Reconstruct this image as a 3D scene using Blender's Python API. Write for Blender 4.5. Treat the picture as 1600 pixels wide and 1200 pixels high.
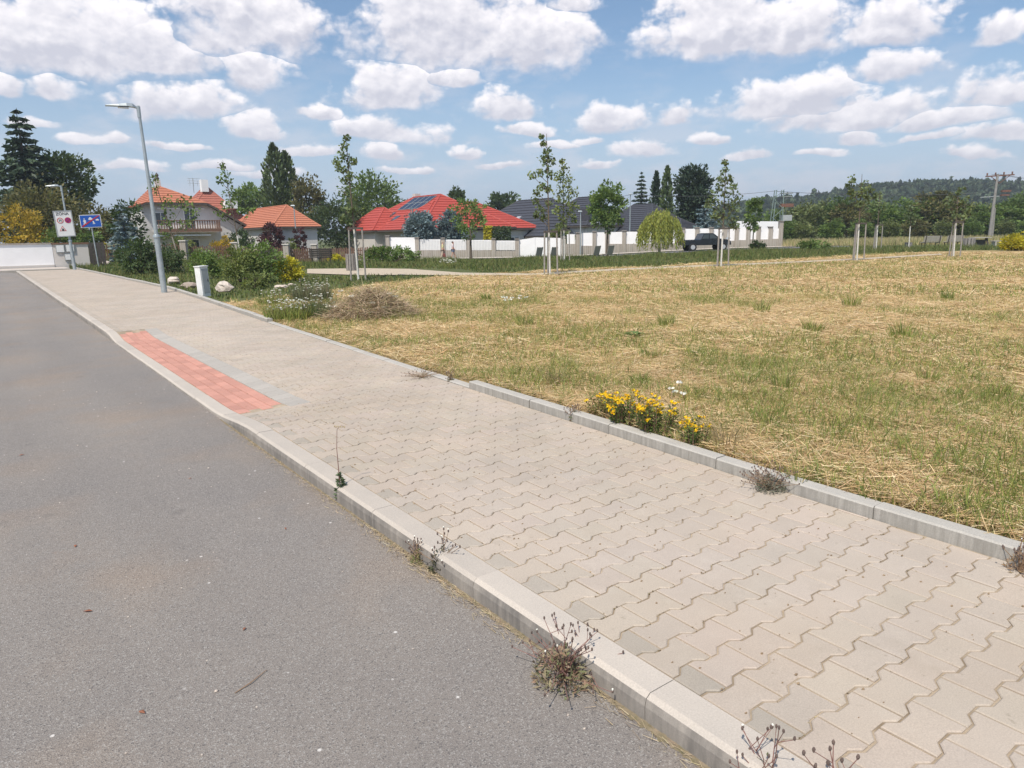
import bpy, bmesh, math, random
import numpy as np
from mathutils import Vector, Matrix

for o in list(bpy.data.objects):
    bpy.data.objects.remove(o)
scene = bpy.context.scene
col = scene.collection
rng = np.random.default_rng(11)
random.seed(5)

# ------------------------------------------------------------------ camera
F_PX, CAM_H = 1109.0, 1.55
YAW, PITCH, ROLL = math.radians(36.35), math.radians(11.9), math.radians(1.0)
FWD = Vector((math.sin(YAW) * math.cos(PITCH), math.cos(YAW) * math.cos(PITCH), -math.sin(PITCH)))
R0 = Vector((math.cos(YAW), -math.sin(YAW), 0))
U0 = R0.cross(FWD)
RGT = R0 * math.cos(ROLL) - U0 * math.sin(ROLL)
UPV = U0 * math.cos(ROLL) + R0 * math.sin(ROLL)
HEAD = Vector((math.sin(YAW), math.cos(YAW), 0))
CAM = Vector((0, 0, CAM_H))
cd = bpy.data.cameras.new('camera')
cam = bpy.data.objects.new('camera', cd)
col.objects.link(cam)
M = Matrix((RGT, UPV, -FWD)).transposed().to_4x4()
M.translation = CAM
cam.matrix_world = M
cd.sensor_fit = 'HORIZONTAL'
cd.sensor_width = 36.0
cd.lens = F_PX / 1600 * 36
cd.clip_start, cd.clip_end = 0.05, 6000
scene.camera = cam

# ------------------------------------------------------------------ exposure
scene.view_settings.view_transform = 'Standard'
scene.view_settings.look = 'None'
scene.view_settings.exposure = 0.30
scene.view_settings.gamma = 1
scene.view_settings.use_curve_mapping = False
scene.render.engine = 'CYCLES'
scene.cycles.use_denoising = True
scene.cycles.max_bounces = 6
scene.cycles.diffuse_bounces = 3
scene.cycles.glossy_bounces = 2
scene.cycles.transparent_max_bounces = 8
scene.cycles.use_adaptive_sampling = True

# ------------------------------------------------------------------ sun
SUN_AZ = math.radians(240)          # heading, clockwise from +Y
SUN_EL = math.radians(57)
SUND = Vector((math.sin(SUN_AZ) * math.cos(SUN_EL), math.cos(SUN_AZ) * math.cos(SUN_EL), math.sin(SUN_EL)))
sl = bpy.data.lights.new('sun', 'SUN')
sl.energy = 4.0
sl.angle = math.radians(0.55)
sl.color = (1.0, 0.93, 0.83)
so = bpy.data.objects.new('sun', sl)
so.rotation_euler = SUND.to_track_quat('Z', 'Y').to_euler()
so.location = SUND * 200
col.objects.link(so)


def ray(px, py):
    return FWD * F_PX + RGT * (px - 800) + UPV * (600 - py)


def hor(px):                         # the row of the horizon at a column of the picture
    return 366.26 - (px - 800) * 0.017455


# ------------------------------------------------------------------ world: sky and cumulus
wd = bpy.data.worlds.new('World')
scene.world = wd
wd.use_nodes = True
wt = wd.node_tree
wt.nodes.clear()


class NT:
    def __init__(s, tree):
        s.t = tree

    def n(s, kind, **kw):
        nd = s.t.nodes.new(kind)
        ins = kw.pop('ins', {})
        for k, v in kw.items():
            setattr(nd, k, v)
        for k, v in ins.items():
            if isinstance(v, bpy.types.NodeSocket):
                s.t.links.new(v, nd.inputs[k])
            else:
                nd.inputs[k].default_value = v
        return nd

    def m(s, op, a, b=0.0, c=0.0, clamp=False):
        nd = s.n('ShaderNodeMath', operation=op, use_clamp=clamp, ins={0: a, 1: b, 2: c})
        return nd.outputs[0]

    def v(s, op, a, b=(0, 0, 0), c=(0, 0, 0)):
        nd = s.n('ShaderNodeVectorMath', operation=op, ins={0: a, 1: b})
        if op == 'MULTIPLY_ADD':
            if isinstance(c, bpy.types.NodeSocket):
                s.t.links.new(c, nd.inputs[2])
            else:
                nd.inputs[2].default_value = c
        return nd.outputs['Value'] if op in ('LENGTH', 'DOT_PRODUCT') else nd.outputs[0]

    def sep(s, a):
        return s.n('ShaderNodeSeparateXYZ', ins={0: a}).outputs

    def comb(s, x, y, z=0.0):
        return s.n('ShaderNodeCombineXYZ', ins={0: x, 1: y, 2: z}).outputs[0]

    def noise(s, vec, scale, detail=4.0, rough=0.55, dist=0.0, out='Fac'):
        nd = s.n('ShaderNodeTexNoise', ins={'Scale': scale, 'Detail': detail, 'Roughness': rough, 'Distortion': dist})
        if vec is not None:
            s.t.links.new(vec, nd.inputs['Vector'])
        return nd.outputs[out]

    def mr(s, val, a, b, c=0.0, d=1.0, smooth=False):
        nd = s.n('ShaderNodeMapRange', ins={0: val, 1: a, 2: b, 3: c, 4: d})
        if smooth:
            nd.interpolation_type = 'SMOOTHSTEP'
        return nd.outputs[0]

    def mix(s, fac, a, b, blend='MIX'):
        nd = s.n('ShaderNodeMix', data_type='RGBA', blend_type=blend)
        for i, val in ((0, fac), (6, a), (7, b)):
            if isinstance(val, bpy.types.NodeSocket):
                s.t.links.new(val, nd.inputs[i])
            else:
                nd.inputs[i].default_value = (*val, 1) if isinstance(val, tuple) and len(val) == 3 else val
        return nd.outputs[2]


W = NT(wt)
sky = W.n('ShaderNodeTexSky', sky_type='NISHITA', sun_disc=False, sun_elevation=SUN_EL, sun_rotation=SUN_AZ,
          air_density=1.0, dust_density=1.6, ozone_density=1.6, altitude=300)
tc = W.n('ShaderNodeTexCoord')
dx, dy, dz = W.sep(tc.outputs['Generated'])
az = W.m('ARCTAN2', dx, dy)
el = W.m('ARCSINE', dz)
q0 = W.comb(az, el, el)
warp = W.noise(W.v('MULTIPLY', q0, (1.0, 1.5, 1.5)), 11.0, 3.0, 0.55, out='Color')
q = W.v('ADD', q0, W.v('MULTIPLY', W.v('SUBTRACT', warp, (.5, .5, .5)), (.07, .03, .0)))
qx, qy, qz = W.sep(q)
q = W.comb(qx, qy, qy)
# cumulus seen in the sky: centre column, base row, half width, height (rows of the photograph -> angles)
CLOUDS = [(95, 112, 280, 135), (230, 112, 130, 85), (398, 138, 62, 72), (390, 82, 145, 125), (700, 98, 170, 150),
          (835, 108, 100, 125), (615, 165, 98, 66), (705, 131, 52, 34), (82, 153, 48, 38), (0, 152, 40, 34),
          (255, 182, 66, 62), (320, 184, 80, 52), (398, 216, 62, 35), (625, 221, 80, 40), (790, 189, 76, 42),
          (955, 205, 66, 40), (1060, 197, 40, 34), (1120, 88, 150, 100), (1240, 84, 110, 82), (1395, 72, 95, 70),
          (1250, 180, 165, 62), (1400, 120, 90, 46), (1330, 200, 160, 62), (1565, 70, 50, 52), (1470, 202, 100, 34),
          (1565, 165, 95, 60), (1340, 225, 42, 24), (1165, 245, 42, 18), (1005, 246, 60, 30), (560, 216, 60, 26),
          (120, 226, 36, 20), (170, 224, 34, 18), (600, 249, 44, 20), (480, 246, 70, 20), (730, 246, 36, 16),
          (820, 210, 60, 16), (890, 14, 60, 22), (1450, 222, 60, 16), (1560, 222, 70, 22), (260, 236, 60, 14),
          (200, 264, 80, 14), (340, 266, 70, 12), (505, 186, 34, 22), (862, 230, 40, 12), (925, 224, 32, 12), (1095, 226, 40, 13), (1290, 246, 60, 12),
          (1530, 244, 60, 14), (640, 272, 60, 12), (780, 264, 46, 12), (420, 276, 60, 12), (60, 196, 40, 16), (930, 262, 40, 10)]


def azel(px, py):
    r = ray(px, py).normalized()
    return math.atan2(r.x, r.y), math.asin(r.z)


extra = []
r2 = random.Random(3)
for k in range(12):                  # the same kind of sky all the way round
    a = YAW + math.radians(48) + (2 * math.pi - math.radians(96)) * (k + r2.random()) / 12
    a = (a + math.pi) % (2 * math.pi) - math.pi
    e = math.radians(r2.choice((5, 9, 14, 20, 28, 40)) + r2.random() * 4)
    extra.append((a, e, .10 + .16 * r2.random(), .05 + .06 * r2.random()))
cl = []
for (cx, by, hw, hh) in CLOUDS:
    a, e = azel(cx, by)
    s = 1.0 / math.hypot(F_PX, cx - 800)
    cl.append((a, e, hw * s * .98, hh * s * 1.0))
dmin, tval = None, None
for (a, e, w, h) in cl + extra:
    hb = h * 0.30
    e = e + hb * 0.5
    uvw = W.v('MULTIPLY_ADD', q, (1 / w, 1 / h, -1 / hb), (-a / w, -e / h, e / hb))
    u, vv, vb = W.sep(uvw)
    ln = W.v('LENGTH', W.comb(u, W.m('MAXIMUM', vv, vb)))
    if dmin is None:
        dmin, tval = ln, vv
    else:
        less = W.m('LESS_THAN', ln, dmin)
        mx = W.n('ShaderNodeMix', data_type='FLOAT')
        wt.links.new(less, mx.inputs[0]); wt.links.new(tval, mx.inputs[2]); wt.links.new(vv, mx.inputs[3])
        tval = mx.outputs[0]
        dmin = W.m('SMOOTH_MIN', dmin, ln, 0.10)
qn = W.v('MULTIPLY', q0, (1.0, 1.3, 0.0))
qs = W.v('ADD', qn, (-.007, .016, 0))           # a step towards the sun, for the relief of the billows


def puff(vec):
    f1 = W.noise(vec, 17.0, 8.0, 0.6)
    bl = W.m('ABSOLUTE', W.m('SUBTRACT', W.noise(vec, 30.0, 2.0, .5), .5))
    return W.m('SUBTRACT', W.m('MULTIPLY', W.m('SUBTRACT', f1, .5), 1.75), W.m('MULTIPLY', W.m('SUBTRACT', bl, .12), 1.1))


fb, fb2 = puff(qn), puff(qs)
body = W.m('ADD', dmin, fb)
mask = W.mr(body, 1.02, W.mr(tval, -.35, .35, .25, .66), smooth=True)
relief = W.m('MULTIPLY', W.m('SUBTRACT', fb2, fb), 1.25)
lit = W.m('ADD', W.m('ADD', W.mr(tval, -0.30, 0.75, 0.0, 0.95), relief), W.mr(body, 0.95, 0.3, 0.10, -0.12), clamp=True)
# thin far cloud streaks and haze low over the land
low = W.noise(W.v('MULTIPLY', q0, (1.0, 2.6, 0.0)), 10.0, 6.0, 0.6)
lowm = W.m('MULTIPLY', W.mr(low, .46, .66, smooth=True), W.mr(el, .30, .05, 0, .45, smooth=True))
skyc = W.mix(1.0, sky.outputs[0], (.92, 1.03, 1.08), 'MULTIPLY')
skyc = W.mix(.04, skyc, (5.0, 5.2, 5.6))
hz = W.mr(el, .25, .0, 0, .86, smooth=True)
skyc = W.mix(hz, skyc, (4.3, 5.15, 6.5))
skyc = W.mix(lowm, skyc, (6.1, 6.1, 6.7))
cloudc = W.mix(lit, (5.35, 5.35, 6.05), (9.5, 9.1, 9.2))
cloudc = W.mix(W.mr(el, .26, .03, 0, .40), cloudc, (6.0, 6.1, 6.8))
skyc = W.mix(W.m('MULTIPLY', mask, .95), skyc, cloudc)
bg = W.n('ShaderNodeBackground', ins={0: skyc, 1: 0.104})
wo = W.n('ShaderNodeOutputWorld', ins={0: bg.outputs[0]})
wd.cycles.sampling_method = 'MANUAL'
wd.cycles.sample_map_resolution = 512

# ------------------------------------------------------------------ places
RE = [(3.46, -3), (3.47, 1), (3.49, 2.2), (3.55, 3.4), (3.66, 6), (3.96, 12.7), (4.34, 19.5), (4.55, 24), (4.25, 46), (4.1, 60)]


def edge(y):                         # right-hand edge of the pavement
    for (xa, ya), (xb, yb) in zip(RE, RE[1:]):
        if y <= yb:
            return xa + (xb - xa) * (y - ya) / (yb - ya)
    return RE[-1][0]


def ss(a, b, x):
    t = np.clip((x - a) / (b - a), 0, 1)
    return t * t * (3 - 2 * t)


def tz(x, y):                        # height of the land
    x = np.asarray(x, float); y = np.asarray(y, float)
    D = x * HEAD.x + y * HEAD.y
    L = x * R0.x + y * R0.y
    u = L / np.maximum(D, 1)
    drop = 0.65 * ss(40, 66, D) * ss(-.52, -.25, u) * (1 - .78 * ss(.02, .36, u))
    near = (.14 - .045 * ss(5.6, 6.4, y) * (1 - ss(12.2, 13.0, y))) * (1 - ss(8, 22, D))
    return near - drop


def spot(px, D):                     # a place on the land at forward distance D
    r = ray(px, hor(px))
    t = D / (r.x * HEAD.x + r.y * HEAD.y)
    x, y = r.x * t, r.y * t
    return Vector((x, y, float(tz(x, y))))


def zat(px, py, D):
    r = ray(px, py)
    t = D / (r.x * HEAD.x + r.y * HEAD.y)
    return CAM_H + r.z * t


def pt(px, py, D):
    r = ray(px, py)
    t = D / (r.x * HEAD.x + r.y * HEAD.y)
    return CAM + r * t


def gnd(px, py, z=0.0):
    r = ray(px, py)
    return CAM + r * ((z - CAM_H) / r.z)


def gpt(px, py):                     # on the land itself
    p = gnd(px, py, 0)
    for _ in range(6):
        p = gnd(px, py, float(tz(p.x, p.y)))
    return p


def dist(px, py):
    p = gpt(px, py)
    return p.x * HEAD.x + p.y * HEAD.y
# ------------------------------------------------------------------ materials
MATS = {}


def newmat(name):
    m = bpy.data.materials.new(name)
    m.use_nodes = True
    m.node_tree.nodes.clear()
    MATS[name] = m
    return m, NT(m.node_tree)


def finish(N, shader):
    N.n('ShaderNodeOutputMaterial', ins={0: shader})


def pm(name, c1, c2=None, scale=8.0, rough=0.8, bump=0.0, bscale=None, detail=5.0, metal=0.0, spec=0.3, rand=0.0, lo=.35, hi=.65, bdist=.01):
    """a plain surface: two tones mixed by noise, a little relief, and a random shift for each object"""
    m, N = newmat(name)
    c2 = c2 or tuple(c * .8 for c in c1)
    co = N.n('ShaderNodeTexCoord').outputs['Object']
    nz = N.noise(co, scale, detail, .6)
    c = N.mix(N.mr(nz, lo, hi), c1, c2)
    if rand:
        oi = N.n('ShaderNodeObjectInfo')
        hsv = N.n('ShaderNodeHueSaturation', ins={'Color': c})
        N.t.links.new(N.mr(oi.outputs['Random'], 0, 1, 1 - rand, 1 + rand), hsv.inputs['Value'])
        c = hsv.outputs[0]
    b = N.n('ShaderNodeBsdfPrincipled', ins={'Base Color': c, 'Roughness': rough, 'Metallic': metal, 'Specular IOR Level': spec})
    if bump:
        nb = N.noise(co, bscale or scale * 4, 4.0, .6)
        bp = N.n('ShaderNodeBump', ins={'Height': nb, 'Strength': bump, 'Distance': bdist})
        N.t.links.new(bp.outputs[0], b.inputs['Normal'])
    finish(N, b.outputs[0])
    return m


def leafmat(name, c, trans=.35, rough=.55, var=.35):
    """leaf: colour times each leaf's own tint, light passing through"""
    m, N = newmat(name)
    at = N.n('ShaderNodeAttribute', attribute_name='tint')
    cc = N.mix(1.0, at.outputs['Color'], c, 'MULTIPLY')
    oi = N.n('ShaderNodeObjectInfo')
    hsv = N.n('ShaderNodeHueSaturation', ins={'Color': cc})
    N.t.links.new(N.mr(oi.outputs['Random'], 0, 1, 1 - var * .5, 1 + var * .5), hsv.inputs['Value'])
    cc = hsv.outputs[0]
    d = N.n('ShaderNodeBsdfPrincipled', ins={'Base Color': cc, 'Roughness': rough, 'Specular IOR Level': .25})
    t = N.n('ShaderNodeBsdfTranslucent', ins={0: N.mix(1.0, cc, (1.1, 1.15, .6), 'MULTIPLY')})
    mx = N.n('ShaderNodeMixShader', ins={0: trans, 1: d.outputs[0], 2: t.outputs[0]})
    finish(N, mx.outputs[0])
    return m


def tintmat(name, c=(1, 1, 1), rough=.8, nscale=0, namp=.0, bump=0.0, bscale=80, trans=0.0):
    m, N = newmat(name)
    at = N.n('ShaderNodeAttribute', attribute_name='tint')
    cc = N.mix(1.0, at.outputs['Color'], c, 'MULTIPLY')
    co = N.n('ShaderNodeTexCoord').outputs['Object']
    if nscale:
        nz = N.noise(co, nscale, 5, .6)
        hsv = N.n('ShaderNodeHueSaturation', ins={'Color': cc})
        N.t.links.new(N.mr(nz, .3, .7, 1 - namp, 1 + namp), hsv.inputs['Value'])
        cc = hsv.outputs[0]
    b = N.n('ShaderNodeBsdfPrincipled', ins={'Base Color': cc, 'Roughness': rough, 'Specular IOR Level': .25})
    if bump:
        bp = N.n('ShaderNodeBump', ins={'Height': N.noise(co, bscale, 3, .6), 'Strength': bump, 'Distance': .004})
        N.t.links.new(bp.outputs[0], b.inputs['Normal'])
    out = b.outputs[0]
    if trans:
        t = N.n('ShaderNodeBsdfTranslucent', ins={0: cc})
        out = N.n('ShaderNodeMixShader', ins={0: trans, 1: out, 2: t.outputs[0]}).outputs[0]
    finish(N, out)
    return m


# asphalt: mixed aggregate, paler worn stones, broad tone drift, a few rusty spots
m, N = newmat('asphalt')
co = N.n('ShaderNodeTexCoord').outputs['Object']
big = N.noise(co, .42, 5, .62)
fine = N.noise(co, 230, 4, .75)
vor = N.n('ShaderNodeTexVoronoi', ins={'Scale': 210.0}); N.t.links.new(co, vor.inputs['Vector'])
cellv = N.sep(vor.outputs['Color'])[0]
c = N.mix(N.mr(big, .3, .7), (.206, .190, .178), (.272, .240, .208))
c = N.mix(N.mr(fine, .36, .64), N.mix(1., c, (.72, .72, .73), 'MULTIPLY'), N.mix(1., c, (1.26, 1.24, 1.22), 'MULTIPLY'))
c = N.mix(N.mr(cellv, .80, .95), c, (.33, .31, .285))
c = N.mix(N.mr(cellv, .14, .03, 0, .7), c, (.095, .09, .088))
vor2 = N.n('ShaderNodeTexVoronoi', ins={'Scale': 22.0}); N.t.links.new(co, vor2.inputs['Vector'])
pick = N.m('MULTIPLY', N.mr(N.sep(vor2.outputs['Color'])[1], .975, .985), N.mr(vor2.outputs['Distance'], .20, .12))
c = N.mix(pick, c, (.62, .59, .55))
rst = N.m('MULTIPLY', N.mr(N.noise(co, 1.9, 3, .5), .70, .76), N.mr(N.noise(co, 40, 2, .6), .45, .6, 0, .55))
c = N.mix(rst, c, (.26, .12, .07))
c = N.mix(N.mr(N.noise(N.v('MULTIPLY', co, (1.0, .12, 1.0)), 1.7, 4, .55), .42, .66, 0, .32), c, N.mix(1., c, (.76, .77, .79), 'MULTIPLY'))
c = N.mix(N.m('MULTIPLY', N.mr(N.noise(co, 3.3, 3, .5), .66, .74), .35), c, (.11, .10, .095))
warm = N.mr(N.noise(co, .8, 3, .6), .50, .68, 0, .45)
c = N.mix(warm, c, N.mix(1., c, (1.22, 1.02, .84), 'MULTIPLY'))
b = N.n('ShaderNodeBsdfPrincipled', ins={'Base Color': c, 'Roughness': .78, 'Specular IOR Level': .35})
bp = N.n('ShaderNodeBump', ins={'Height': N.m('ADD', fine, N.m('MULTIPLY', vor.outputs['Distance'], .8)), 'Strength': .55, 'Distance': .006})
N.t.links.new(bp.outputs[0], b.inputs['Normal'])
finish(N, b.outputs[0])

# concrete block paving: sandy beige, stains that run across stones, tone of each stone from its own tint
def paver_material(name, use_attr):
    m, N = newmat(name)
    geo = N.n('ShaderNodeNewGeometry').outputs['Position']
    if use_attr:
        rnd = N.n('ShaderNodeAttribute', attribute_name='tint').outputs['Color']
    else:
        oi = N.n('ShaderNodeObjectInfo')
        rnd = N.mix(1., oi.outputs['Color'], (1, 1, 1), 'MULTIPLY')
    st = N.noise(geo, 1.3, 5, .62)
    c = N.mix(N.mr(st, .32, .68), (.47, .40, .335), (.41, .355, .30))
    c = N.mix(N.mr(N.noise(geo, 7, 5, .65), .55, .75, 0, .35), c, (.52, .46, .39))
    sp = N.noise(geo, 210, 3, .7)
    c = N.mix(N.mr(sp, .3, .7), N.mix(1., c, (.84, .84, .84), 'MULTIPLY'), N.mix(1., c, (1.12, 1.12, 1.11), 'MULTIPLY'))
    dk = N.m('MULTIPLY', N.mr(N.noise(geo, 26, 3, .5), .70, .76), .45)
    c = N.mix(dk, c, (.22, .185, .14))
    c = N.mix(N.mr(N.noise(geo, .55, 5, .65), .40, .66, 0, .6), c, N.mix(1., c, (.88, .85, .80), 'MULTIPLY'))
    c = N.mix(N.m('MULTIPLY', N.mr(N.noise(geo, 3.6, 4, .6), .62, .74), .4), c, (.33, .28, .22))
    c = N.mix(1., c, rnd, 'MULTIPLY')
    b = N.n('ShaderNodeBsdfPrincipled', ins={'Base Color': c, 'Roughness': .88, 'Specular IOR Level': .25})
    bp = N.n('ShaderNodeBump', ins={'Height': sp, 'Strength': .25, 'Distance': .003})
    N.t.links.new(bp.outputs[0], b.inputs['Normal'])
    finish(N, b.outputs[0])
    return m


paver_material('paver', False)
paver_material('paver_far', True)
# kerb concrete, toned darker and streaked on its upright faces
m, N = newmat('kerb_concrete')
geo = N.n('ShaderNodeNewGeometry')
pos, nor = geo.outputs['Position'], geo.outputs['Normal']
sp = N.noise(pos, 160, 4, .7)
c = N.mix(N.mr(N.noise(pos, 3, 4, .6), .3, .7), (.50, .445, .385), (.45, .405, .355))
c = N.mix(N.mr(sp, .3, .7), N.mix(1., c, (.84, .84, .84), 'MULTIPLY'), N.mix(1., c, (1.1, 1.1, 1.1), 'MULTIPLY'))
px_, py_, pz_ = N.sep(pos)
upr = N.mr(N.sep(nor)[2], .75, .35)
streak = N.noise(N.comb(N.m('MULTIPLY', px_, 20), N.m('MULTIPLY', py_, 22), N.m('MULTIPLY', pz_, 3)), 1.0, 4, .65)
gr = N.m('MULTIPLY', upr, N.mr(N.noise(pos, 2.2, 4, .6), .30, .60, .5, .97))
c = N.mix(N.m('MULTIPLY', gr, N.mr(streak, .25, .65, .45, 1)), c, (.165, .152, .138))
oi = N.n('ShaderNodeObjectInfo')
hsv = N.n('ShaderNodeHueSaturation', ins={'Color': c}); N.t.links.new(N.mr(oi.outputs['Random'], 0, 1, .94, 1.05), hsv.inputs['Value'])
b = N.n('ShaderNodeBsdfPrincipled', ins={'Base Color': hsv.outputs[0], 'Roughness': .85, 'Specular IOR Level': .25})
bp = N.n('ShaderNodeBump', ins={'Height': N.m('ADD', sp, streak), 'Strength': .3, 'Distance': .004})
N.t.links.new(bp.outputs[0], b.inputs['Normal'])
finish(N, b.outputs[0])

m, N = newmat('edging_concrete')
geo = N.n('ShaderNodeNewGeometry'); pos = geo.outputs['Position']
sp = N.noise(pos, 140, 4, .7)
px_, py_, pz_ = N.sep(pos)
streak = N.noise(N.comb(N.m('MULTIPLY', px_, 40), N.m('MULTIPLY', py_, 45), N.m('MULTIPLY', pz_, 4)), 1.0, 4, .6)
upr = N.mr(N.sep(geo.outputs['Normal'])[2], .75, .35)
c = N.mix(N.mr(N.noise(pos, 4, 4, .6), .3, .7), (.46, .435, .40), (.40, .38, .345))
c = N.mix(N.mr(sp, .3, .7), N.mix(1., c, (.82, .82, .82), 'MULTIPLY'), N.mix(1., c, (1.12, 1.12, 1.1), 'MULTIPLY'))
c = N.mix(N.m('MULTIPLY', upr, N.mr(streak, .35, .65, .1, .75)), c, (.24, .225, .20))
b = N.n('ShaderNodeBsdfPrincipled', ins={'Base Color': c, 'Roughness': .88, 'Specular IOR Level': .2})
bp = N.n('ShaderNodeBump', ins={'Height': N.m('ADD', sp, streak), 'Strength': .3, 'Distance': .004})
N.t.links.new(bp.outputs[0], b.inputs['Normal'])
finish(N, b.outputs[0])

# red tactile blocks with studs as fine relief
m, N = newmat('red_block')
geo = N.n('ShaderNodeNewGeometry'); pos = geo.outputs['Position']
vor = N.n('ShaderNodeTexVoronoi', ins={'Scale': 26.0, 'Randomness': 0.0}); N.t.links.new(pos, vor.inputs['Vector'])
c = N.mix(N.mr(N.noise(pos, 5, 5, .6), .3, .7), (.52, .25, .19), (.46, .225, .175))
c = N.mix(N.mr(N.noise(pos, 120, 3, .7), .3, .7, 0, .45), c, (.55, .33, .27))
oi = N.n('ShaderNodeObjectInfo'); hsv = N.n('ShaderNodeHueSaturation', ins={'Color': c}); N.t.links.new(N.mr(oi.outputs['Random'], 0, 1, .88, 1.1), hsv.inputs['Value'])
b = N.n('ShaderNodeBsdfPrincipled', ins={'Base Color': hsv.outputs[0], 'Roughness': .85, 'Specular IOR Level': .25})
bp = N.n('ShaderNodeBump', ins={'Height': N.mr(vor.outputs['Distance'], .35, .2), 'Strength': .5, 'Distance': .004})
N.t.links.new(bp.outputs[0], b.inputs['Normal'])
finish(N, b.outputs[0])

pm('joint_sand', (.25, .195, .135), (.47, .385, .285), 5, .95, .5, 200)
pm('grey_block', (.41, .375, .335), (.37, .345, .31), 20, .88, .2, 150, rand=.06)
# mown meadow soil: thatch, straw and green
m, N = newmat('meadow_soil')
pos = N.n('ShaderNodeNewGeometry').outputs['Position']
c = N.mix(N.mr(N.noise(pos, 1.1, 6, .65), .35, .65), (.46, .325, .16), (.34, .255, .10))
c = N.mix(N.mr(N.noise(pos, 14, 5, .7), .4, .65), c, (.50, .39, .225))
c = N.mix(N.mr(N.noise(pos, 90, 4, .7), .35, .6), N.mix(1., c, (.6, .58, .55), 'MULTIPLY'), c)
c = N.mix(N.mr(N.noise(pos, .35, 5, .6), .50, .66, 0, .55), c, (.15, .155, .05))
b = N.n('ShaderNodeBsdfPrincipled', ins={'Base Color': c, 'Roughness': .95, 'Specular IOR Level': .1})
bp = N.n('ShaderNodeBump', ins={'Height': N.noise(pos, 40, 5, .7), 'Strength': .8, 'Distance': .03})
N.t.links.new(bp.outputs[0], b.inputs['Normal'])
finish(N, b.outputs[0])
pm('green_ground', (.115, .125, .042), (.085, .105, .035), .6, .95, .8, 30, bdist=.05)
pm('forest_floor', (.05, .07, .03), (.035, .05, .022), .3, .95)
pm('gravel_path', (.50, .42, .32), (.43, .36, .27), 6, .95, .6, 90)
pm('light_paving', (.50, .44, .385), (.44, .39, .345), 3, .9, .3, 60)
pm('far_asphalt', (.20, .195, .195), (.165, .16, .165), 2, .85, .3, 60)
pm('galvanised', (.46, .50, .51), (.38, .42, .43), 5, .42, .05, 30, metal=.55, spec=.5)
pm('sign_back', (.45, .46, .46), (.38, .39, .39), 5, .45, 0, metal=.5)
pm('sign_white', (.74, .74, .73), (.70, .70, .69), 12, .5, spec=.4)
pm('sign_grey', (.32, .34, .34), (.28, .30, .30), 12, .5)
pm('sign_blue', (.012, .10, .46), (.012, .09, .42), 12, .4, spec=.5)
pm('sign_red', (.52, .04, .05), (.48, .035, .045), 12, .45)
pm('sign_faded_red', (.55, .14, .13), (.50, .12, .11), 12, .45)
pm('sign_purple', (.22, .03, .22), (.20, .03, .20), 12, .45)
pm('sign_black', (.035, .035, .04), (.05, .05, .05), 12, .5)
pm('white_plaster', (.86, .85, .85), (.80, .79, .79), 1.2, .9, .2, 40)
pm('grey_plaster', (.62, .60, .58), (.55, .53, .51), 1.0, .9, .2, 40)
pm('cream_plaster', (.62, .58, .54), (.56, .52, .48), 1.0, .9, .2, 40)
pm('orange_tile', (.50, .20, .12), (.40, .15, .09), 6, .75, .3, 60, lo=.3, hi=.7)
pm('old_red_tile', (.42, .15, .105), (.33, .115, .085), 6, .8, .3, 60)
pm('red_tile', (.44, .08, .058), (.36, .065, .05), 6, .55, .2, 60)
pm('dark_tile', (.07, .072, .085), (.05, .052, .06), 6, .5, .2, 60)
pm('solar_glass', (.012, .016, .032), (.018, .022, .04), 3, .18, spec=.6)
pm('aluminium', (.62, .63, .64), (.56, .57, .58), 6, .4, metal=.5)
pm('window_glass', (.05, .065, .075), (.07, .085, .095), 2, .12, spec=.6)
pm('curtain_white', (.75, .75, .74), (.68, .68, .67), 4, .8)
pm('brown_timber', (.22, .125, .085), (.155, .09, .06), 9, .8, .3, 50)
pm('grey_timber', (.30, .275, .25), (.22, .205, .19), 12, .85, .4, 60)
pm('stake_timber', (.34, .31, .28), (.25, .23, .21), 12, .85, .4, 60)
pm('pale_timber', (.44, .41, .37), (.36, .33, .30), 10, .85, .3, 60)
pm('dark_timber', (.10, .085, .075), (.075, .065, .058), 9, .75, .3, 50)
pm('white_trunk_paint', (.72, .70, .66), (.52, .50, .45), 14, .85, .3, 60)
pm('bark', (.16, .125, .095), (.10, .08, .06), 12, .9, .6, 40)
pm('pale_bark', (.36, .33, .28), (.24, .21, .17), 14, .9, .5, 50)
pm('concrete_pole', (.30, .285, .265), (.23, .22, .205), 3, .9, .3, 30)
pm('rusty_metal', (.24, .12, .085), (.17, .10, .08), 8, .75, .2, 40, metal=.3)
pm('green_metal', (.26, .33, .30), (.20, .26, .24), 8, .6, metal=.3)
pm('black_cable', (.10, .105, .11), (.09, .09, .1), 3, .6)
pm('limestone', (.62, .55, .48), (.46, .38, .32), 5, .9, .6, 24, bdist=.03)
pm('brown_rock', (.36, .30, .25), (.27, .215, .18), 5, .9, .6, 24, bdist=.03)
pm('box_white', (.76, .76, .74), (.70, .70, .68), 4, .55)
pm('box_grey', (.38, .40, .40), (.34, .36, .36), 4, .6)
pm('car_paint', (.012, .016, .021), (.016, .02, .025), 2, .22, spec=.6)
pm('tyre', (.02, .02, .02), (.03, .03, .03), 9, .9)
pm('skin', (.50, .30, .22), (.46, .27, .20), 9, .6)
pm('yellow_cloth', (.72, .68, .34), (.66, .62, .30), 20, .9)
pm('beige_cloth', (.58, .47, .36), (.50, .40, .30), 20, .9)
pm('pink_white_cloth', (.72, .62, .64), (.66, .55, .57), 20, .9)
pm('denim', (.20, .26, .36), (.16, .21, .30), 20, .9)
pm('maroon_bag', (.20, .06, .05), (.16, .05, .045), 20, .8)
pm('blond_hair', (.55, .46, .34), (.48, .40, .29), 20, .8)
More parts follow.
